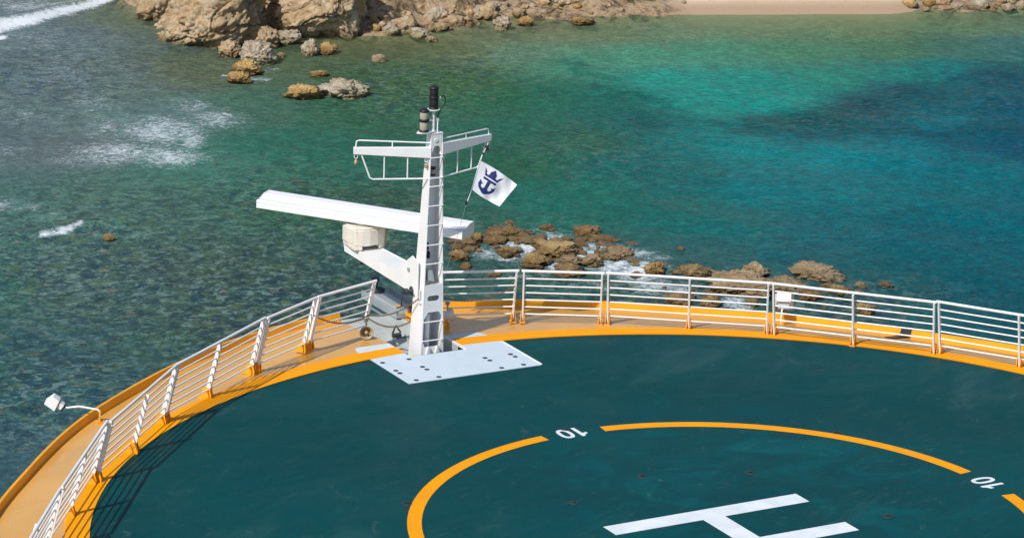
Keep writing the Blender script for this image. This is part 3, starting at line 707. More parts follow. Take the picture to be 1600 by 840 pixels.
MB().box((XR+.02, 10.46, 0.014), (0.045, 0.92, 0.03)).build('slot_edge', WHITE, ship)
# landing circle, letter and numbers
ln = 4
for a0, a1 in ((6.6, 83.6), (96.6, 173.4), (186.6, 263.4), (276.6, 353.4)):
    band(5.002, 5.236, a0, a1, 0.005, 0.004, 90).build('landing_circle', YELLOW, deck)
HL, Hw, HW, Hc = 3.709, 0.405, 1.858, 0.414
poly = [(-HL/2, HW/2), (-HL/2, HW/2-Hw), (-Hc/2, HW/2-Hw), (-Hc/2, -HW/2+Hw), (-HL/2, -HW/2+Hw), (-HL/2, -HW/2), (HL/2, -HW/2), (HL/2, -HW/2+Hw), (Hc/2, -HW/2+Hw), (Hc/2, HW/2-Hw), (HL/2, HW/2-Hw), (HL/2, HW/2)]
MB().prism(poly, 0.001, 0.005).build('landing_letter', MARK, deck)
def number10(ang):
    m = MB()
    # figures are read from outside the circle; x right, y up (towards the centre)
    H = 0.62; w0 = 0.36
    outer = []; inner = []
    for k in range(40):
        a = 2*math.pi*k/40; ex = 0.82
        cxx = math.copysign(abs(math.cos(a))**ex, math.cos(a)); syy = math.copysign(abs(math.sin(a))**ex, math.sin(a))
        outer.append((0.22+0.5*w0*cxx, H/2+H/2*syy)); inner.append((0.22+(0.5*w0-0.095)*cxx, H/2+(H/2-0.10)*syy))
    one = [(-0.19, 0), (-0.09, 0), (-0.09, H), (-0.17, H), (-0.21, H-0.09), (-0.31, H-0.15), (-0.31, H-0.24), (-0.19, H-0.20)]
    aa = R(ang); cr, sr = math.cos(aa), math.sin(aa)
    def fn(x, y, z):
        r_ = 5.345-y*0.71; t = x*0.72      # up = towards centre ; right when seen from outside
        return (r_*cr - t*sr, r_*sr + t*cr, z)
    m.prism(outer, 0.001, 0.005, [inner], fn); m.prism(one, 0.001, 0.005, [], fn)
    return m.build('range_number', MARK, deck)
for a in (90, 0, 180, 270): number10(a)
# tie down fittings in the deck
FP = [(2.72, 91), (2.72, 51), (2.72, 129.5), (2.72, -12.6), (2.72, 167), (5.31, 37.4), (5.33, 90.4), (5.31, 143), (5.31, -14), (8.0, 64), (8.0, 25), (8.0, 110)]
for r_, a in FP[:9]:
    x, y = r_*math.cos(R(a)), r_*math.sin(R(a)); m = MB()
    m.lathe([(0.085, 0.0), (0.085, 0.006), (0.06, 0.007), (0.055, 0.002)], (x, y, 0), 18)
    m.tube([(x-.05, y, .008), (x, y+.0, .02), (x+.05, y, .008)], 0.008, 6)
    m.build('lashing_point', DARK, deck)

# ------------------------------------------------------------------ guard rails
def rail_panel(bases_, label, end0=True, end1=True, free=None, rungs=6):
    """bases_: foot positions of the posts; rails lean in towards the deck centre"""
    t = empty('guard_rail', (bases_[0][0], bases_[0][1], 0), 0, label, 'railing', 'guard rail panels round the helicopter deck')
    org = Vector((bases_[0][0], bases_[0][1], 0))
    tops = []; LZ = 1.09; LR = 0.28
    P = [Vector((x, y, 0)) for x, y in bases_]
    d = (P[-1]-P[0]).normalized(); nrm = Vector((-d.y, d.x, 0))
    if nrm.dot(P[0]) > 0: nrm = -nrm
    T = [p + nrm*LR + Vector((0, 0, LZ)) for p in P]
    rad = nrm
    for k, (p, q) in enumerate(zip(P, T)):
        if free is not None and k == free:
            # hanging end: post does not reach the walkway
            p0 = p.lerp(q, 0.30)
        else: p0 = p + Vector((0, 0, 0.02))
        q1 = q - Vector((0, 0, 0.02))
        m = MB(); hx = 0.045; hy = 0.0175
        A4 = [p0-rad*hx-d*hy, p0+rad*hx-d*hy, p0+rad*hx+d*hy, p0-rad*hx+d*hy]; B4 = [q1-rad*hx*.8-d*hy, q1+rad*hx*.8-d*hy, q1+rad*hx*.8+d*hy, q1-rad*hx*.8+d*hy]
        m.hexa([x-org for x in A4+B4]); po = m.build('post', WHITE, t, 0.004)
        if free is not None and k == free: continue
        m = MB(); bp = p-org; mt = Matrix((tuple([d.x, rad.x, 0]), tuple([d.y, rad.y, 0]), (0, 0, 1)))
        m.box(bp+rad*(-0.02)+Vector((0, 0, 0.012)), (0.11, 0.27, 0.022), mt)
        for s_ in (-1, 1):
            o1 = bp+d*s_*0.034
            pr = [(-0.12, 0.02), (0.11, 0.02), (0.12, 0.06), (0.085, 0.19), (0.0, 0.21), (-0.055, 0.17), (-0.06, 0.09)]
            m.prism(pr, -0.006, 0.006, fn=lambda a, b, c: tuple(o1+rad*a+Vector((0, 0, b))+d*c))
        m.tube([bp-d*0.06+rad*0.03+Vector((0, 0, .13)), bp+d*0.06+rad*0.03+Vector((0, 0, .13))], 0.014, 8)
        m.build('foot_bracket', BRACKET, po)
    a0, a1 = P[0], P[-1]; b0, b1 = T[0], T[-1]
    for k in range(rungs):
        f = 0.155+ (1-0.155)*k/6.05
        m = MB(); m.tube([a0.lerp(b0, f)-org, a1.lerp(b1, f)-org], 0.015, 8); m.build('rail', WHITE, t)
    m = MB(); e0 = b0-d*0.045; e1 = b1+d*0.045
    m.tube([e0-org, e1-org], 0.027, 12); m.build('top_rail', WHITE, t)
    return t
PB = {'F': [(11.95, 1.3), (11.30, 2.35), (10.47, 3.52)], 'E': [(10.36, 3.66), (9.47, 4.93), (8.57, 6.20)], 'A': [(8.45, 6.25), (7.35, 7.31), (6.33, 8.47)],
      'B': [(6.22, 8.57), (5.02, 9.45), (3.76, 10.35)], 'C': [(3.62, 10.40), (2.33, 11.13)], 'D': [(2.16, 11.22), (0.80, 11.68)]}
LAB = {('F', 1): 'white guard rail panel beyond the right edge of the view', ('E', 1): 'white guard rail panel at the right edge, right of the black rubber strip', ('A', 1): 'white guard rail panel between the small floodlight and the black rubber strip',
 ('B', 1): 'long white guard rail panel directly left of the small right floodlight', ('C', 1): 'short white two post guard rail panel in front of the reef rocks', ('D', 1): 'white guard rail panel touching the mast on its right',
 ('D', -1): 'white guard rail panel with a free end hanging over the brass bell', ('C', -1): 'short white two post guard rail panel left of the one above the bell', ('B', -1): 'long white guard rail panel on the left, before the two short panels near the bell',
 ('A', -1): 'white guard rail panel beside the left floodlight casting its shadow on the green deck', ('E', -1): 'white guard rail panel near the lower left corner, below the left floodlight', ('F', -1): 'white guard rail panel cut by the bottom edge in the lower left corner'}
for (k, s_), lb in LAB.items():
    pts_ = [(x*s_, y) for x, y in PB[k]]
    rail_panel(pts_, lb, free=len(pts_)-1 if k == 'D' else None)

# ------------------------------------------------------------------ signal mast
MYF = 10.40
mast = empty('signal_mast', (0, MYF, 0), 0, 'white tapered ship mast with ladder rungs, crossed yardarms and black lanterns on top', 'mast')
def mm(): return MB()
def b(mb, name, mat, parent=mast, bev=0.0):     # geometry written in ship coordinates, stored relative to the mast foot
    mb.v = [(x, y-MYF, z) for x, y, z in mb.v]; return mb.build(name, mat, parent, bev)
ZB, ZT = -1.0, 4.10
def hw(z): return 0.235+(0.118-0.235)*(z+0.15)/(4.17)
def dp(z): return 0.50+(0.19-0.50)*(z+0.15)/(4.17)
# side plates
for s_ in (-1, 1):
    m = MB(); t = 0.014
    P = []
    for z in (ZB, ZT):
        x1 = s_*hw(z); x0 = s_*(hw(z)-t); P += [(x0, MYF, z), (x1, MYF, z), (x1, MYF+dp(z), z), (x0, MYF+dp(z), z)]
    m.hexa(P); b(m, 'side_plate', MASTWHITE)
m = MB(); P = []
for z in (ZB, ZT):
    h_ = hw(z)-0.015; y = MYF+dp(z); P += [(-h_, y-0.03, z), (h_, y-0.03, z), (h_, y-0.015, z), (-h_, y-0.015, z)]
m.hexa(P); b(m, 'front_plate', MASTWHITE)
# aft face: solid web with slot and eight-sided opening, legs above
def slot(cx_, cz, w_, h_, n_=8):
    out = []
    for sgn, a0 in ((1, -90), (-1, 90)):
        for k in range(n_+1):
            a = R(a0+180*k/n_); out.append((cx_+sgn*(w_/2-h_/2)+math.cos(a)*h_/2, cz+math.sin(a)*h_/2))
    return out
web = [(-hw(ZB)+.015, ZB), (hw(ZB)-.015, ZB), (hw(1.2)-.015, 1.22), (-hw(1.2)+.015, 1.22)]
octo = [(-.16, 0.02), (.15, 0.02), (.205, .12), (.195, .56), (.13, .69), (-.10, .69), (-.19, .56), (-.20, .12)]
b(mm().prism(web, MYF+0.002, MYF+0.014, [slot(0.0, .955, .25, .105), octo], fn=lambda x, z, y: (x, y, z)), 'aft_plate', MASTWHITE)
b(mm().prism([(-hw(3.75)+.015, ZT), (hw(3.75)-.025, ZT), (hw(3.75)-.018, 3.72), (0.045, 3.87), (-.045, 3.87), (-hw(3.75)+.018, 3.72)][::-1], MYF+0.002, MYF+0.014, fn=lambda x, z, y: (x, y, z)), 'head_plate', MASTWHITE)
b(mm().prism([(-hw(ZT)-.005, MYF-.005), (hw(ZT)+.005, MYF-.005), (hw(ZT)+.005, MYF+.2), (-hw(ZT)-.005, MYF+.2)], ZT, ZT+.015), 'head_cap', MASTWHITE)
m = MB(); m.prism([(-.02+0.035*math.cos(2*math.pi*k/16), 3.98+0.035*math.sin(2*math.pi*k/16)) for k in range(16)], MYF-.012, MYF+.001, fn=lambda x, z, y: (x, y, z)); b(m, 'boss', MASTWHITE)
for x in (-0.10, 0.09):
    m = MB(); m.prism([(x-.045, YS-.0), (x+.045, YS-.0), (x, YS+.30)], -.05, -.035) if False else m.prism([(x-.05, -.14), (x+.05, -.14), (x+.012, .03), (x-.012, .03)], MYF-.05, MYF-.002, fn=lambda a, z, y: (a, y, z)); b(m, 'gusset', MASTWHITE)
for z in (3.651, 3.266, 3.108, 2.736, 2.367, 1.990, 1.627, .507, .143):
    m = MB(); h_ = hw(z)-.004; m.tube([(-h_, MYF-.012, z), (h_, MYF-.012, z)], 0.013, 8); b(m, 'rung', MASTWHITE)
# floor of the upper opening and inner pipes
b(mm().prism([(-.17, MYF+.016), (.17, MYF+.016), (.17, MYF+.36), (-.17, MYF+.36)], 1.195, 1.21), 'inner_shelf', CREAM)
m = MB(); m.tube([(-.07, MYF+.14, -.6), (-.055, MYF+.14, .62)], .055, 14); m.tube([(-.055, MYF+.14, .62), (-.055, MYF+.14, .68)], .035, 10); b(m, 'inner_pipe', MASTWHITE)
m = MB(); m.tube([(-.17, MYF+.1, -.5), (-.165, MYF+.1, .8), (-.15, MYF+.12, 1.5), (-.14, MYF+.08, 2.2), (-.13, MYF+.09, 3.0), (-.09, MYF+.08, 3.5), (-.085, MYF+.07, 3.85)], .011, 6)
m.tube([(-.145, MYF+.14, -.5), (-.15, MYF+.14, 1.1), (-.12, MYF+.12, 1.9), (-.11, MYF+.1, 3.0)], .009, 6); b(m, 'cable', BLACK)
b(mm().box((-.11, MYF+.1, 1.95), (.05, .06, .14)), 'junction_box', BLACK); b(mm().box((-.12, MYF+.1, 2.45), (.04, .05, .18)), 'junction_box', BLACK)
m = MB(); m.lathe([(.045, 0), (.05, .07), (.04, .13)], (-.09, MYF+.1, 1.72), 12); b(m, 'junction_box', BLACK)
m = MB(); m.lathe([(.055, 0), (.055, .03), (.05, .035), (.05, .13), (.055, .135), (.055, .16)], (-.02, MYF+.10, 3.29), 18); b(m, 'small_lamp', BLACK)
m = MB(); m.lathe([(.051, .04), (.051, .12)], (-.03, MYF+.095, 3.29), 18); b(m, 'lamp_lens', LENS)
m = MB(); m.hexa([(-.10, MYF+.03, 1.30), (.03, MYF+.03, 1.27), (.03, MYF+.14, 1.27), (-.10, MYF+.14, 1.30), (-.12, MYF+.03, 1.50), (-.02, MYF+.03, 1.50), (-.02, MYF+.12, 1.50), (-.12, MYF+.12, 1.50)]); b(m, 'canvas_pouch', PALEGREY)
m = MB(); m.prism([(MYF+.016, 1.22), (MYF+.30, 1.22), (MYF+.30, 1.62)], .165, .175, fn=lambda y, z, x: (x, y, z)); b(m, 'inner_rib', MASTWHITE)
# crank on port side
cx_, cy_, cz_ = -.30, 10.80, 1.02
m = MB(); rot = Matrix.Rotation(R(90), 3, 'Y')
m.lathe([(.03, -.10), (.03, -.02), (.085, -.02), (.085, .02), (.05, .03), (.05, .06)], (cx_+.06, cy_, cz_), 18, rot)
m.lathe([(.045, -.03), (.06, -.01), (.06, .02), (.04, .04)], (cx_-.05, cy_+.03, cz_-.01), 16, rot)
m.tube([(cx_-.09, cy_+.05, cz_), (cx_-.11, cy_+.07, cz_-.12), (cx_-.11, cy_+.10, cz_-.32), (cx_-.17, cy_+.16, cz_-.36)], .014, 8)
b(m, 'winch_crank', DARK)
m = MB(); m.box((-.236, 10.50, 1.03), (.02, .03, .18)); m.box((-.236, 10.52, .86), (.02, .10, .02)); b(m, 'clip', CREAM)
m = MB(); m.lathe([(.04, -.01), (.04, .012), (.03, .016)], (-.262, 10.92, 1.40), 14, rot); b(m, 'vent_cap', GREY)

# yardarms: swept forward, handrail above, ladder frame below
def yard(s_, sweep, zr, zt, ztipr, ztip, length_x, name_bits, rail_z, fr):
    x0 = s_*0.10; y0 = MYF+0.0; dx = s_*length_x
    d = Vector((s_*1.0, sweep, 0)).normalized(); nn_ = Vector((-d.y, d.x, 0))
    A_ = Vector((x0, y0+.03, 0)); L_ = length_x/abs(d.x)
    P = []
    for zf0, zf1 in ((zr[0], zr[1]),): pass
    def at(s, z, o_=0): q_ = A_+d*s+nn_*o_; return (q_.x, q_.y, z)
    m = MB(); th = .045
    m.hexa([at(0, zr[0], -th), at(L_, ztip[0], -th*.8), at(L_, ztip[0], th*.8), at(0, zr[0], th), at(0, zr[1], -th), at(L_, ztip[1], -th*.8), at(L_, ztip[1], th*.8), at(0, zr[1], th)])
    y_ = b(m, 'yardarm', MASTWHITE, mast, .006)
    m = MB(); m.tube([at(0, rail_z[0]), at(L_-.10, rail_z[1]), at(L_-.055, rail_z[1]-.02), at(L_-.045, ztip[1])], .014, 8)
    m.tube([at(L_*.5, (rail_z[0]+rail_z[1])/2), at(L_*.5, (zr[1]+ztip[1])/2-.01)], .013, 8); b(m, 'hand_rail', MASTWHITE, y_)
    m = MB(); s1 = fr[0]*L_; s2 = fr[1]*L_
    m.tube([at(s1, ztip[0]+.01), at(s2+.02, fr[2]+.03), at(s2-.03, fr[2]), at(0, fr[3])], .016, 8)
    for f in fr[4]:
        zt_ = zr[0]+(ztip[0]-zr[0])*f; m.tube([at(f*L_, zt_+.01), at(f*L_, fr[3]+(fr[2]-fr[3])*f)], .014, 8)
    b(m, 'lower_frame', MASTWHITE, y_)
    for f, mt in ((.965, BRASS), (.06, BRASS)):
        zt_ = zr[0]+(ztip[0]-zr[0])*f
        m = MB(); c0 = at(f*L_, zt_-.015); loop = [(c0[0]+math.cos(a)*.033*d.x, c0[1]+math.cos(a)*.033*d.y, c0[2]-.03+math.sin(a)*.04) for a in [2*math.pi*k/14 for k in range(14)]]
        m.tube(loop, .008, 6, closed=True); b(m, 'shackle', MASTWHITE, y_)
        m = MB(); m.lathe([(.012, -.05), (.03, -.03), (.034, 0), (.03, .03), (.012, .05)], (c0[0], c0[1], c0[2]-.14), 10); b(m, 'pulley_block', mt, y_)
    return A_, d, L_
yL = yard(-1, 0.5, (3.65, 3.85), None, None, (3.698, 3.825), 1.275, '', (3.93, 3.955), (.90, .77, 3.224, 3.255, (.60, .30)))
yR = yard(1, 0.3, (3.69, 3.915), None, None, (3.751, 3.875), 1.235, '', (3.985, 3.985), (.93, .76, 3.285, 3.256, (.62, .34)))
# head: pole, brackets, two lanterns
b(mm().tube([(-.055, MYF+.06, ZT), (-.055, MYF+.06, 4.545)], .034, 14), 'pole', MASTWHITE)
b(mm().tube([(.03, MYF+.05, ZT+.01), (.03, MYF+.05, 4.36)], .014, 8).box((.03, MYF+.05, 4.36), (.04, .03, .06)), 'cable_pipe', MASTWHITE)
b(mm().prism([(-.02, MYF+.02), (-.02, MYF+.14), (-.20, MYF+.17), (-.33, MYF+.14), (-.40, MYF+.05), (-.33, MYF-.02), (-.2, MYF-.03)], 4.13, 4.15), 'lantern_shelf', MASTWHITE)
b(mm().prism([(-.055+.12*math.cos(2*math.pi*k/20), MYF+.06+.12*math.sin(2*math.pi*k/20)) for k in range(20)], 4.545, 4.56), 'lantern_shelf', MASTWHITE)
def lantern(c_, clear_glass):
    rr = .082; m = MB()
    m.lathe([(rr*1.1, 0), (rr*1.1, .035), (rr*.9, .04)], c_, 20); o = b(m, 'lantern', BLACK); m = MB(); m.lathe([(rr*1.06, .185), (rr*1.12, .19), (rr*1.12, .235), (rr*1.06, .24)], c_, 20); b(m, 'lantern_band', BLACK, o); m = MB()
    m.lathe([(rr*1.06, .37), (rr*1.18, .385), (rr*1.15, .40), (rr*.6, .43), (rr*.2, .44)], c_, 20); b(m, 'lantern_cap', BLACK, o)
    m = MB(); m.lathe([(rr*.93, .035), (rr, .06), (rr, .17), (rr*.93, .19)], c_, 20); b(m, 'lantern_glass', LENS if clear_glass else BLACK, o); m = MB(); m.lathe([(rr*.93, .235), (rr, .26), (rr, .35), (rr*.93, .375)], c_, 20); b(m, 'lantern_glass', LENS if clear_glass else BLACK, o)
    m = MB(); m.box((c_[0]+.10, c_[1]-.03, c_[2]+.21), (.05, .03, .03)); b(m, 'plug', CREAM, o)
    return o
lantern((-.055, MYF+.06, 4.562), False); lantern((-.245, MYF+.06, 4.152), True)
m = MB(); m.tube([(.07, MYF+.03, 4.78), (.13, MYF+.03, 4.80), (.17, MYF+.03, 4.73), (.15, MYF+.03, 4.62), (.08, MYF+.04, 4.55), (.035, MYF+.05, 4.44), (.03, MYF+.05, 4.38)], .010, 6); b(m, 'cable', BLACK)

# radar bracket reaching forward
for x in (-.25, .235):
    m = MB(); m.prism([(10.56, .93), (10.7, .98), (13.62, 1.03), (13.66, 1.19), (11.62, 1.235), (11.30, 1.36), (10.80, 1.70), (10.56, 1.62)], x, x+.015, fn=lambda y, z, x_: (x_, y, z)); b(m, 'bracket_cheek', MASTWHITE)
m = MB(); m.prism([(11.3, 1.215), (13.64, 1.165), (13.64, 1.18), (11.3, 1.232)], -.234, .234, fn=lambda y, z, x_: (x_, y, z)); m.prism([(10.6, .985), (13.60, 1.04), (13.60, 1.055), (10.6, 1.0)], -.234, .234, fn=lambda y, z, x_: (x_, y, z)); m.box((0, 13.63, 1.11), (.468, .012, .13)); b(m, 'bracket_top', MASTWHITE)
m = MB(); m.lathe([(.06, -.14), (.06, 0), (.03, .02)], (-.05, 13.2, 1.0), 12); m.box((0.05, 12.95, .95), (.1, .12, .12)); b(m, 'underside_fitting', DARK)

# radar
rx, ry, rz_ = 0.0, 13.30, 1.19
rad_ = empty('marine_radar', (rx, ry, rz_), 0, 'white bar radar scanner on a rust streaked cream pedestal beside the mast', 'radar')
m = MB()
pr = [(-.34, -.10), (-.34, -.30), (-.20, -.36), (-.05, -.38), (.12, -.36), (.30, -.30), (.36, -.20), (.36, .20), (.26, .34), (-.26, .34), (-.34, .24)]
m.prism(pr, .10, .42); m.prism([(x*.96, y*.96) for x, y in pr], .42, .455)
m.prism([(-.34, -.10), (-.34, -.30), (-.20, -.36), (-.19, .3), (-.3, .3)], .02, .10); m.prism([(.16, -.35), (.30, -.30), (.36, -.20), (.36, .20), (.2, .3)], .02, .10); m.prism([(-.3, .05), (.3, .05), (.26, .34), (-.26, .34)], .02, .10)
ped = m.build('pedestal', CREAM, rad_, .02)
m = MB(); m.lathe([(.16, .455), (.16, .50), (.12, .505)], (0, 0, 0), 24); m.build('turntable', CREAM, rad_)
m = MB(); m.tube([(.335, -.26, .06), (.335, -.26, .42)], .022, 8); m.box((.34, -.26, .44), (.06, .06, .03)); m.build('drain_pipe', BRASS, ped)
# scanner bar: grooved profile extruded along its length
ang = math.atan2(-0.804, 0.594); d = Vector((math.cos(ang), math.sin(ang), 0)); nn_ = Vector((-d.y, d.x, 0))
pf_ = [(-.26, 0), (.24, .0), (.27, .02), (.27, .225), (.25, .24), (.03, .225), (.0, .205), (-.03, .205), (-.06, .185), (-.10, .18), (-.13, .165), (-.245, .155), (-.26, .14), (-.26, .10), (-.252, .095), (-.252, .085), (-.26, .08)]
m = MB(); z0 = .51
m.prism(pf_, -2.19, 2.19, fn=lambda a, z, l_: tuple(d*l_+nn_*a+Vector((0, 0, z+z0))))
sc_ = m.build('scanner_bar', RADARWHITE, rad_, .006)
for s_ in (-1, 1):
    m = MB(); m.prism([(a*1.01, z*1.02-.001) for a, z in pf_], s_*2.192, s_*2.205, fn=lambda a, z, l_: tuple(d*l_+nn_*a+Vector((0, 0, z+z0)))); m.build('end_cap', RADARWHITE, sc_)

# ------------------------------------------------------------------ flag
TL, TR, BR, BL = Vector((1.061, 10.678, 3.419)), Vector((1.735, 10.44, 2.935)), Vector((1.425, 10.55, 2.536)), Vector((.927, 10.725, 2.867))
fn_ = (TR-TL).cross(BL-TL).normalized()
def flagp(u, v_):
    p = TL.lerp(TR, u).lerp(BL.lerp(BR, u), v_)
    p += fn_*(0.030*math.sin(u*8.5+v_*2.5)*u + 0.016*math.sin(v_*7+u*3)*u + 0.010*math.sin(u*17-v_*9)*u)
    p += Vector((0, 0, .03))*math.sin(math.pi*u)*(1 if v_ < .5 else 0)*(1-2*v_) - Vector((0, 0, .03))*math.sin(math.pi*u)*max(0, 2*v_-1)
    return p
EM = [[(-1, -.02), (-.72, .33), (.72, .33), (1, -.02), (.70, .10), (.60, .22), (.45, .24), (.33, .17), (.36, .09), (.26, .02), (.0, -.12), (-.26, .02), (-.36, .09), (-.33, .17), (-.45, .24), (-.60, .22), (-.70, .10)],
      [(-.74, .385), (.74, .385), (.74, .50), (.20, .50), (.20, .84), (.42, .90), (.60, .84), (.64, .76), (.46, .70), (.74, .66), (.92, .56), (1.0, .80), (.80, .96), (.25, 1.10), (.0, 1.13), (-.25, 1.10), (-.80, .96), (-1.0, .80), (-.92, .56), (-.74, .66), (-.46, .70), (-.64, .76), (-.60, .84), (-.42, .90), (-.20, .84), (-.20, .50), (-.74, .50)]]
def inpoly(x, y, P):
    r_ = False; j = len(P)-1
    for i in range(len(P)):
        if (P[i][1] > y) != (P[j][1] > y) and x < (P[j][0]-P[i][0])*(y-P[i][1])/(P[j][1]-P[i][1])+P[i][0]: r_ = not r_
        j = i
    return r_
nu, nv = 150, 130
VV = [flagp(i/nu, j/nv) for j in range(nv+1) for i in range(nu+1)]
F0, F1 = [], []
for j in range(nv):
    for i in range(nu):
        u, v_ = (i+.5)/nu, (j+.5)/nv
        ex, ey = (u-(.445-.105*v_))/.25, (v_-.115)/.70
        f = (j*(nu+1)+i, j*(nu+1)+i+1, (j+1)*(nu+1)+i+1, (j+1)*(nu+1)+i)
        (F1 if any(inpoly(ex, ey, P) for P in EM) else F0).append(f)
fb = Vector(TL); VV = [p-fb for p in VV]
flag = empty('flag', tuple(fb), 0, 'white flag with a navy crown and anchor emblem flying from the right yardarm', 'flag')
for nm, FF, mt in (('cloth', F0, CLOTH), ('emblem', F1, NAVY)):
    m = MB(); m.v = [tuple(p) for p in VV]; m.f = FF; m.sm = [True]*len(FF); o = m.build(nm, mt, flag)
    bm = bmesh.new(); bm.from_mesh(o.data); bmesh.ops.delete(bm, geom=[v_ for v_ in bm.verts if not v_.link_faces], context='VERTS'); bm.to_mesh(o.data); bm.free()
m = MB(); e = BL-fb; hoist = (BL-TL).normalized()
m.tube([(0, 0, 0), e], .009, 6); m.tube([Vector((0, 0, 0)), Vector((1.24, 10.70, 3.74))-fb], .007, 6)
m.tube([e, e+(Vector((.79, 10.70, 2.55))-BL)], .007, 6); m.tube([Vector((.79, 10.70, 2.55))-fb, Vector((.60, 10.66, 1.98))-fb, Vector((.30, 10.55, 1.30))-fb], .004, 5); m.build('halyard', CLOTH, flag)
m = MB(); m.box(Vector((1.21, 10.70, 3.64))-fb, (.06, .05, .10)); m.box(Vector((1.13, 10.69, 3.53))-fb, (.03, .03, .06)); m.box(Vector((.81, 10.71, 2.62))-fb, (.03, .03, .08)); m.build('snap_hook', DARK, flag)
m = MB(); m.tube([(.17, 10.43, 3.62), (.175, 10.44, 2.6), (.19, 10.42, 1.5)], .004, 5); tag(m.build('halyard_line', CLOTH), 'thin vertical signal line hanging close to the right side of the mast', 'rope')

# ------------------------------------------------------------------ bell, lamp, chains, lights
def horn(loc, dirv, label, mat, name, cat):
    t = empty(name, loc, 0, label, cat)
    q_ = Vector((0, 0, 1)).rotation_difference(Vector(dirv).normalized()).to_matrix()
    m = MB(); m.lathe([(.05, -.15), (.075, -.13), (.085, -.05), (.10, .03), (.125, .08), (.13, .085), (.118, .085), (.095, .03), (.075, -.04), (.04, -.10)], (0, 0, 0), 28, q_); m.build('bell_body', mat, t)
    m = MB(); m.lathe([(.012, -.12), (.014, .03), (.035, .05), (.035, .07), (.01, .09)], (0, 0, 0), 12, q_); m.build('clapper', BRASS, t)
    m = MB(); m.tube([(0, 0, .10), (0, .01, .22)], .018, 8); m.box((0, .01, .23), (.07, .05, .05)); m.build('hanger', STEEL, t)
    return t
horn((-.85, 11.45, .10), (-.35, -.85, .15), 'round brass bell hanging under the free end of the left guard rail', BRASS, 'bell', 'bell')
t = horn((.90, 11.50, .20), (1, -.1, 0), 'pale grey horn shaped lamp on a yellow foot just right of the mast', CREAM, 'deck_lamp', 'lamp')
m = MB(); m.box((-.03, 0, -.19), (.10, .12, .10)); m.box((-.03, 0, -.11), (.05, .05, .08)); m.build('foot', BRACKET, t)
def chain(p0, p1, sag, label, n_=46, r_=.011):
    m = MB(); p0, p1 = Vector(p0), Vector(p1); P = []
    for k in range(n_+1):
        s_ = k/n_; p = p0.lerp(p1, s_); p.z -= sag*4*s_*(1-s_); P.append(p)
    for k in range(n_):
        a_, b_ = P[k], P[k+1]; c_ = (a_+b_)/2; dd = (b_-a_)*0.72; sd_ = (Vector((0, 0, 1)) if k % 2 else dd.cross(Vector((0, 0, 1)))).normalized()*r_*1.5
        loop = [c_+dd*math.cos(2*math.pi*q_/8)+sd_*math.sin(2*math.pi*q_/8) for q_ in range(8)]
        m.tube(loop, r_*.5, 5, closed=True)
    return tag(m.build('chain', ROPE), label, 'chain', 'safety chains by the mast')
chain((-2.16, 11.05, .72), (-.80, 11.47, .42), .16, 'rusty chain hung across the last left guard rail panel above the bell')
chain((-.80, 11.47, .42), (-.236, 10.55, .93), .12, 'upper rusty chain from the bell post to the mast side')
chain((-.80, 11.47, .36), (-.20, 10.88, .40), .14, 'lower dark chain sagging across the mast slot')
chain((.24, 10.6, .90), (2.05, 10.98, .78), .17, 'rusty chain sagging right of the mast to the guard rail')
# shackles on deck near slot
m = MB(); m.tube([(-.42, 11.2, .10), (-.38, 11.15, .26), (-.30, 11.1, .12)], .02, 8); m.box((-.36, 11.15, .06), (.16, .10, .06)); m.tube([(-.45, 11.0, .05), (-.2, 11.1, .03)], .016, 8)
tag(m.build('chain_hook', DARK), 'dark hook and shackle on the lower chain over the slot', 'hook')
t = empty('deck_cleat', (.62, 12.35, -.05), 0, 'yellow cleat with rusty tops inside the slot, left of the mast', 'cleat')
m = MB(); m.box((0, 0, .02), (.14, .55, .05)); m.build('base', BRACKET, t)
m = MB(); [m.lathe([(.035, .04), (.035, .14), (.05, .15), (.05, .18)], (0, y, 0), 12) for y in (-.17, 0, .17)]; m.build('horns', ROPE, t)

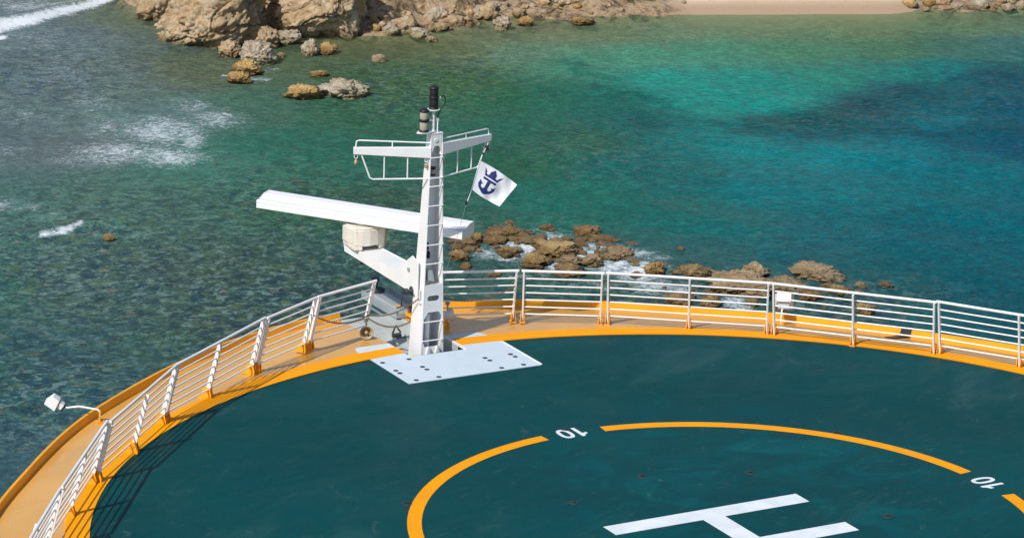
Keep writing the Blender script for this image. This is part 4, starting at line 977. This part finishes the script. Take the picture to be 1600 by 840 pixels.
def floodlight(org, outd, head, armpts, label, tip=0.55, sz=1.0):
    """outd: horizontal direction away from the ship; head: centre of the lamp's small top"""
    t = empty('floodlight', org, 0, label, 'floodlight', 'floodlights on the deck edge')
    o_ = Vector((outd[0], outd[1], 0)).normalized(); f = (o_*tip+Vector((0, 0, -1))*(1-tip)).normalized()
    side = Vector((-o_.y, o_.x, 0)); up = f.cross(side).normalized()
    if up.dot(o_) < 0: up = -up
    hp = Vector(head)
    def q_(a, b_, c_): return tuple(hp+side*a*sz+f*b_*sz+up*c_*sz)          # a across, b towards the light, c outward
    def bx(m, a0, a1, b0, b1, c0, c1): m.hexa([q_(a0, b0, c0), q_(a1, b0, c0), q_(a1, b1, c0), q_(a0, b1, c0), q_(a0, b0, c1), q_(a1, b0, c1), q_(a1, b1, c1), q_(a0, b1, c1)])
    m = MB()
    m.hexa([q_(-.125, 0, -.07), q_(.125, 0, -.07), q_(.125, 0, .09), q_(-.125, 0, .09), q_(-.175, .22, -.11), q_(.175, .22, -.11), q_(.175, .22, .15), q_(-.175, .22, .15)])
    hd = m.build('lamp_housing', WHITE, t, .008)
    m = MB(); bx(m, -.16, .16, .2215, .2265, -.095, .135); m.build('lamp_glass', GREY, hd)
    m = MB(); bx(m, -.10, .10, .03, .15, -.20, -.10); m.build('lamp_gear', GREY if tip > .5 else WHITE, t, .006)
    m = MB()
    for a in (-.07, -.035, 0, .035, .07): bx(m, a-.007, a+.007, .06, .18, -.235, -.203)
    m.build('cooling_rib', DARK, t)
    m = MB(); m.tube([Vector(p) for p in armpts]+[hp+f*.10-up*.19], .018, 10); m.build('arm', WHITE, t)
    m = MB(); m.prism([(-.09, -.14), (.09, -.14), (.07, .06), (.02, .09), (-.02, .09), (-.07, .06)], -.012, .012, fn=lambda a, z, y: tuple(side*a*.6+Vector((0, 0, z))+o_*y)); m.box((0, 0, -.12), (.14, .14, .03)); m.build('mount', BRACKET, t)
    return t
floodlight((-7.12, 9.28, 0.02), (-.80, .45), (-.62, .42, .28), [(0, 0, -.05), (0, .0, .06), (-.03, .02, .10), (-.30, .20, .14)], 'white square floodlight held out on an arm over the sea, on the left', tip=0.42, sz=0.86)
floodlight((6.98, 9.22, -.02), (.55, .80), (.11, .10, .42), [(0, 0, -.05), (-.01, -.02, .14), (0, -.01, .22)], 'white floodlight standing on the coaming behind the right guard rail joint', tip=0.56, sz=1.08)

# black rubber strip lying over the coaming
m = MB(); ro = rout(41.2); P = []
for r_, a_, z_ in ((ro+.075, 40.9, -.05), (ro+.065, 40.9, .012), (ro-.004, 41.0, .012), (ro-.045, 41.1, -.115), (11.45, 41.6, -.085), (11.18, 42.0, -.03)): P.append((r_*math.cos(R(a_)), r_*math.sin(R(a_)), z_))
for k in range(len(P)-1):
    a_, b_ = Vector(P[k]), Vector(P[k+1]); s_ = Vector((.07, -.075, 0)); up = Vector((-.004, -.004, .012))
    m.hexa([a_-s_, a_+s_, b_+s_, b_-s_, a_-s_+up, a_+s_+up, b_+s_+up, b_-s_+up])
tag(m.build('rubber_strip', BLACK), 'black rubber strip draped over the right coaming onto the walkway', 'mat')
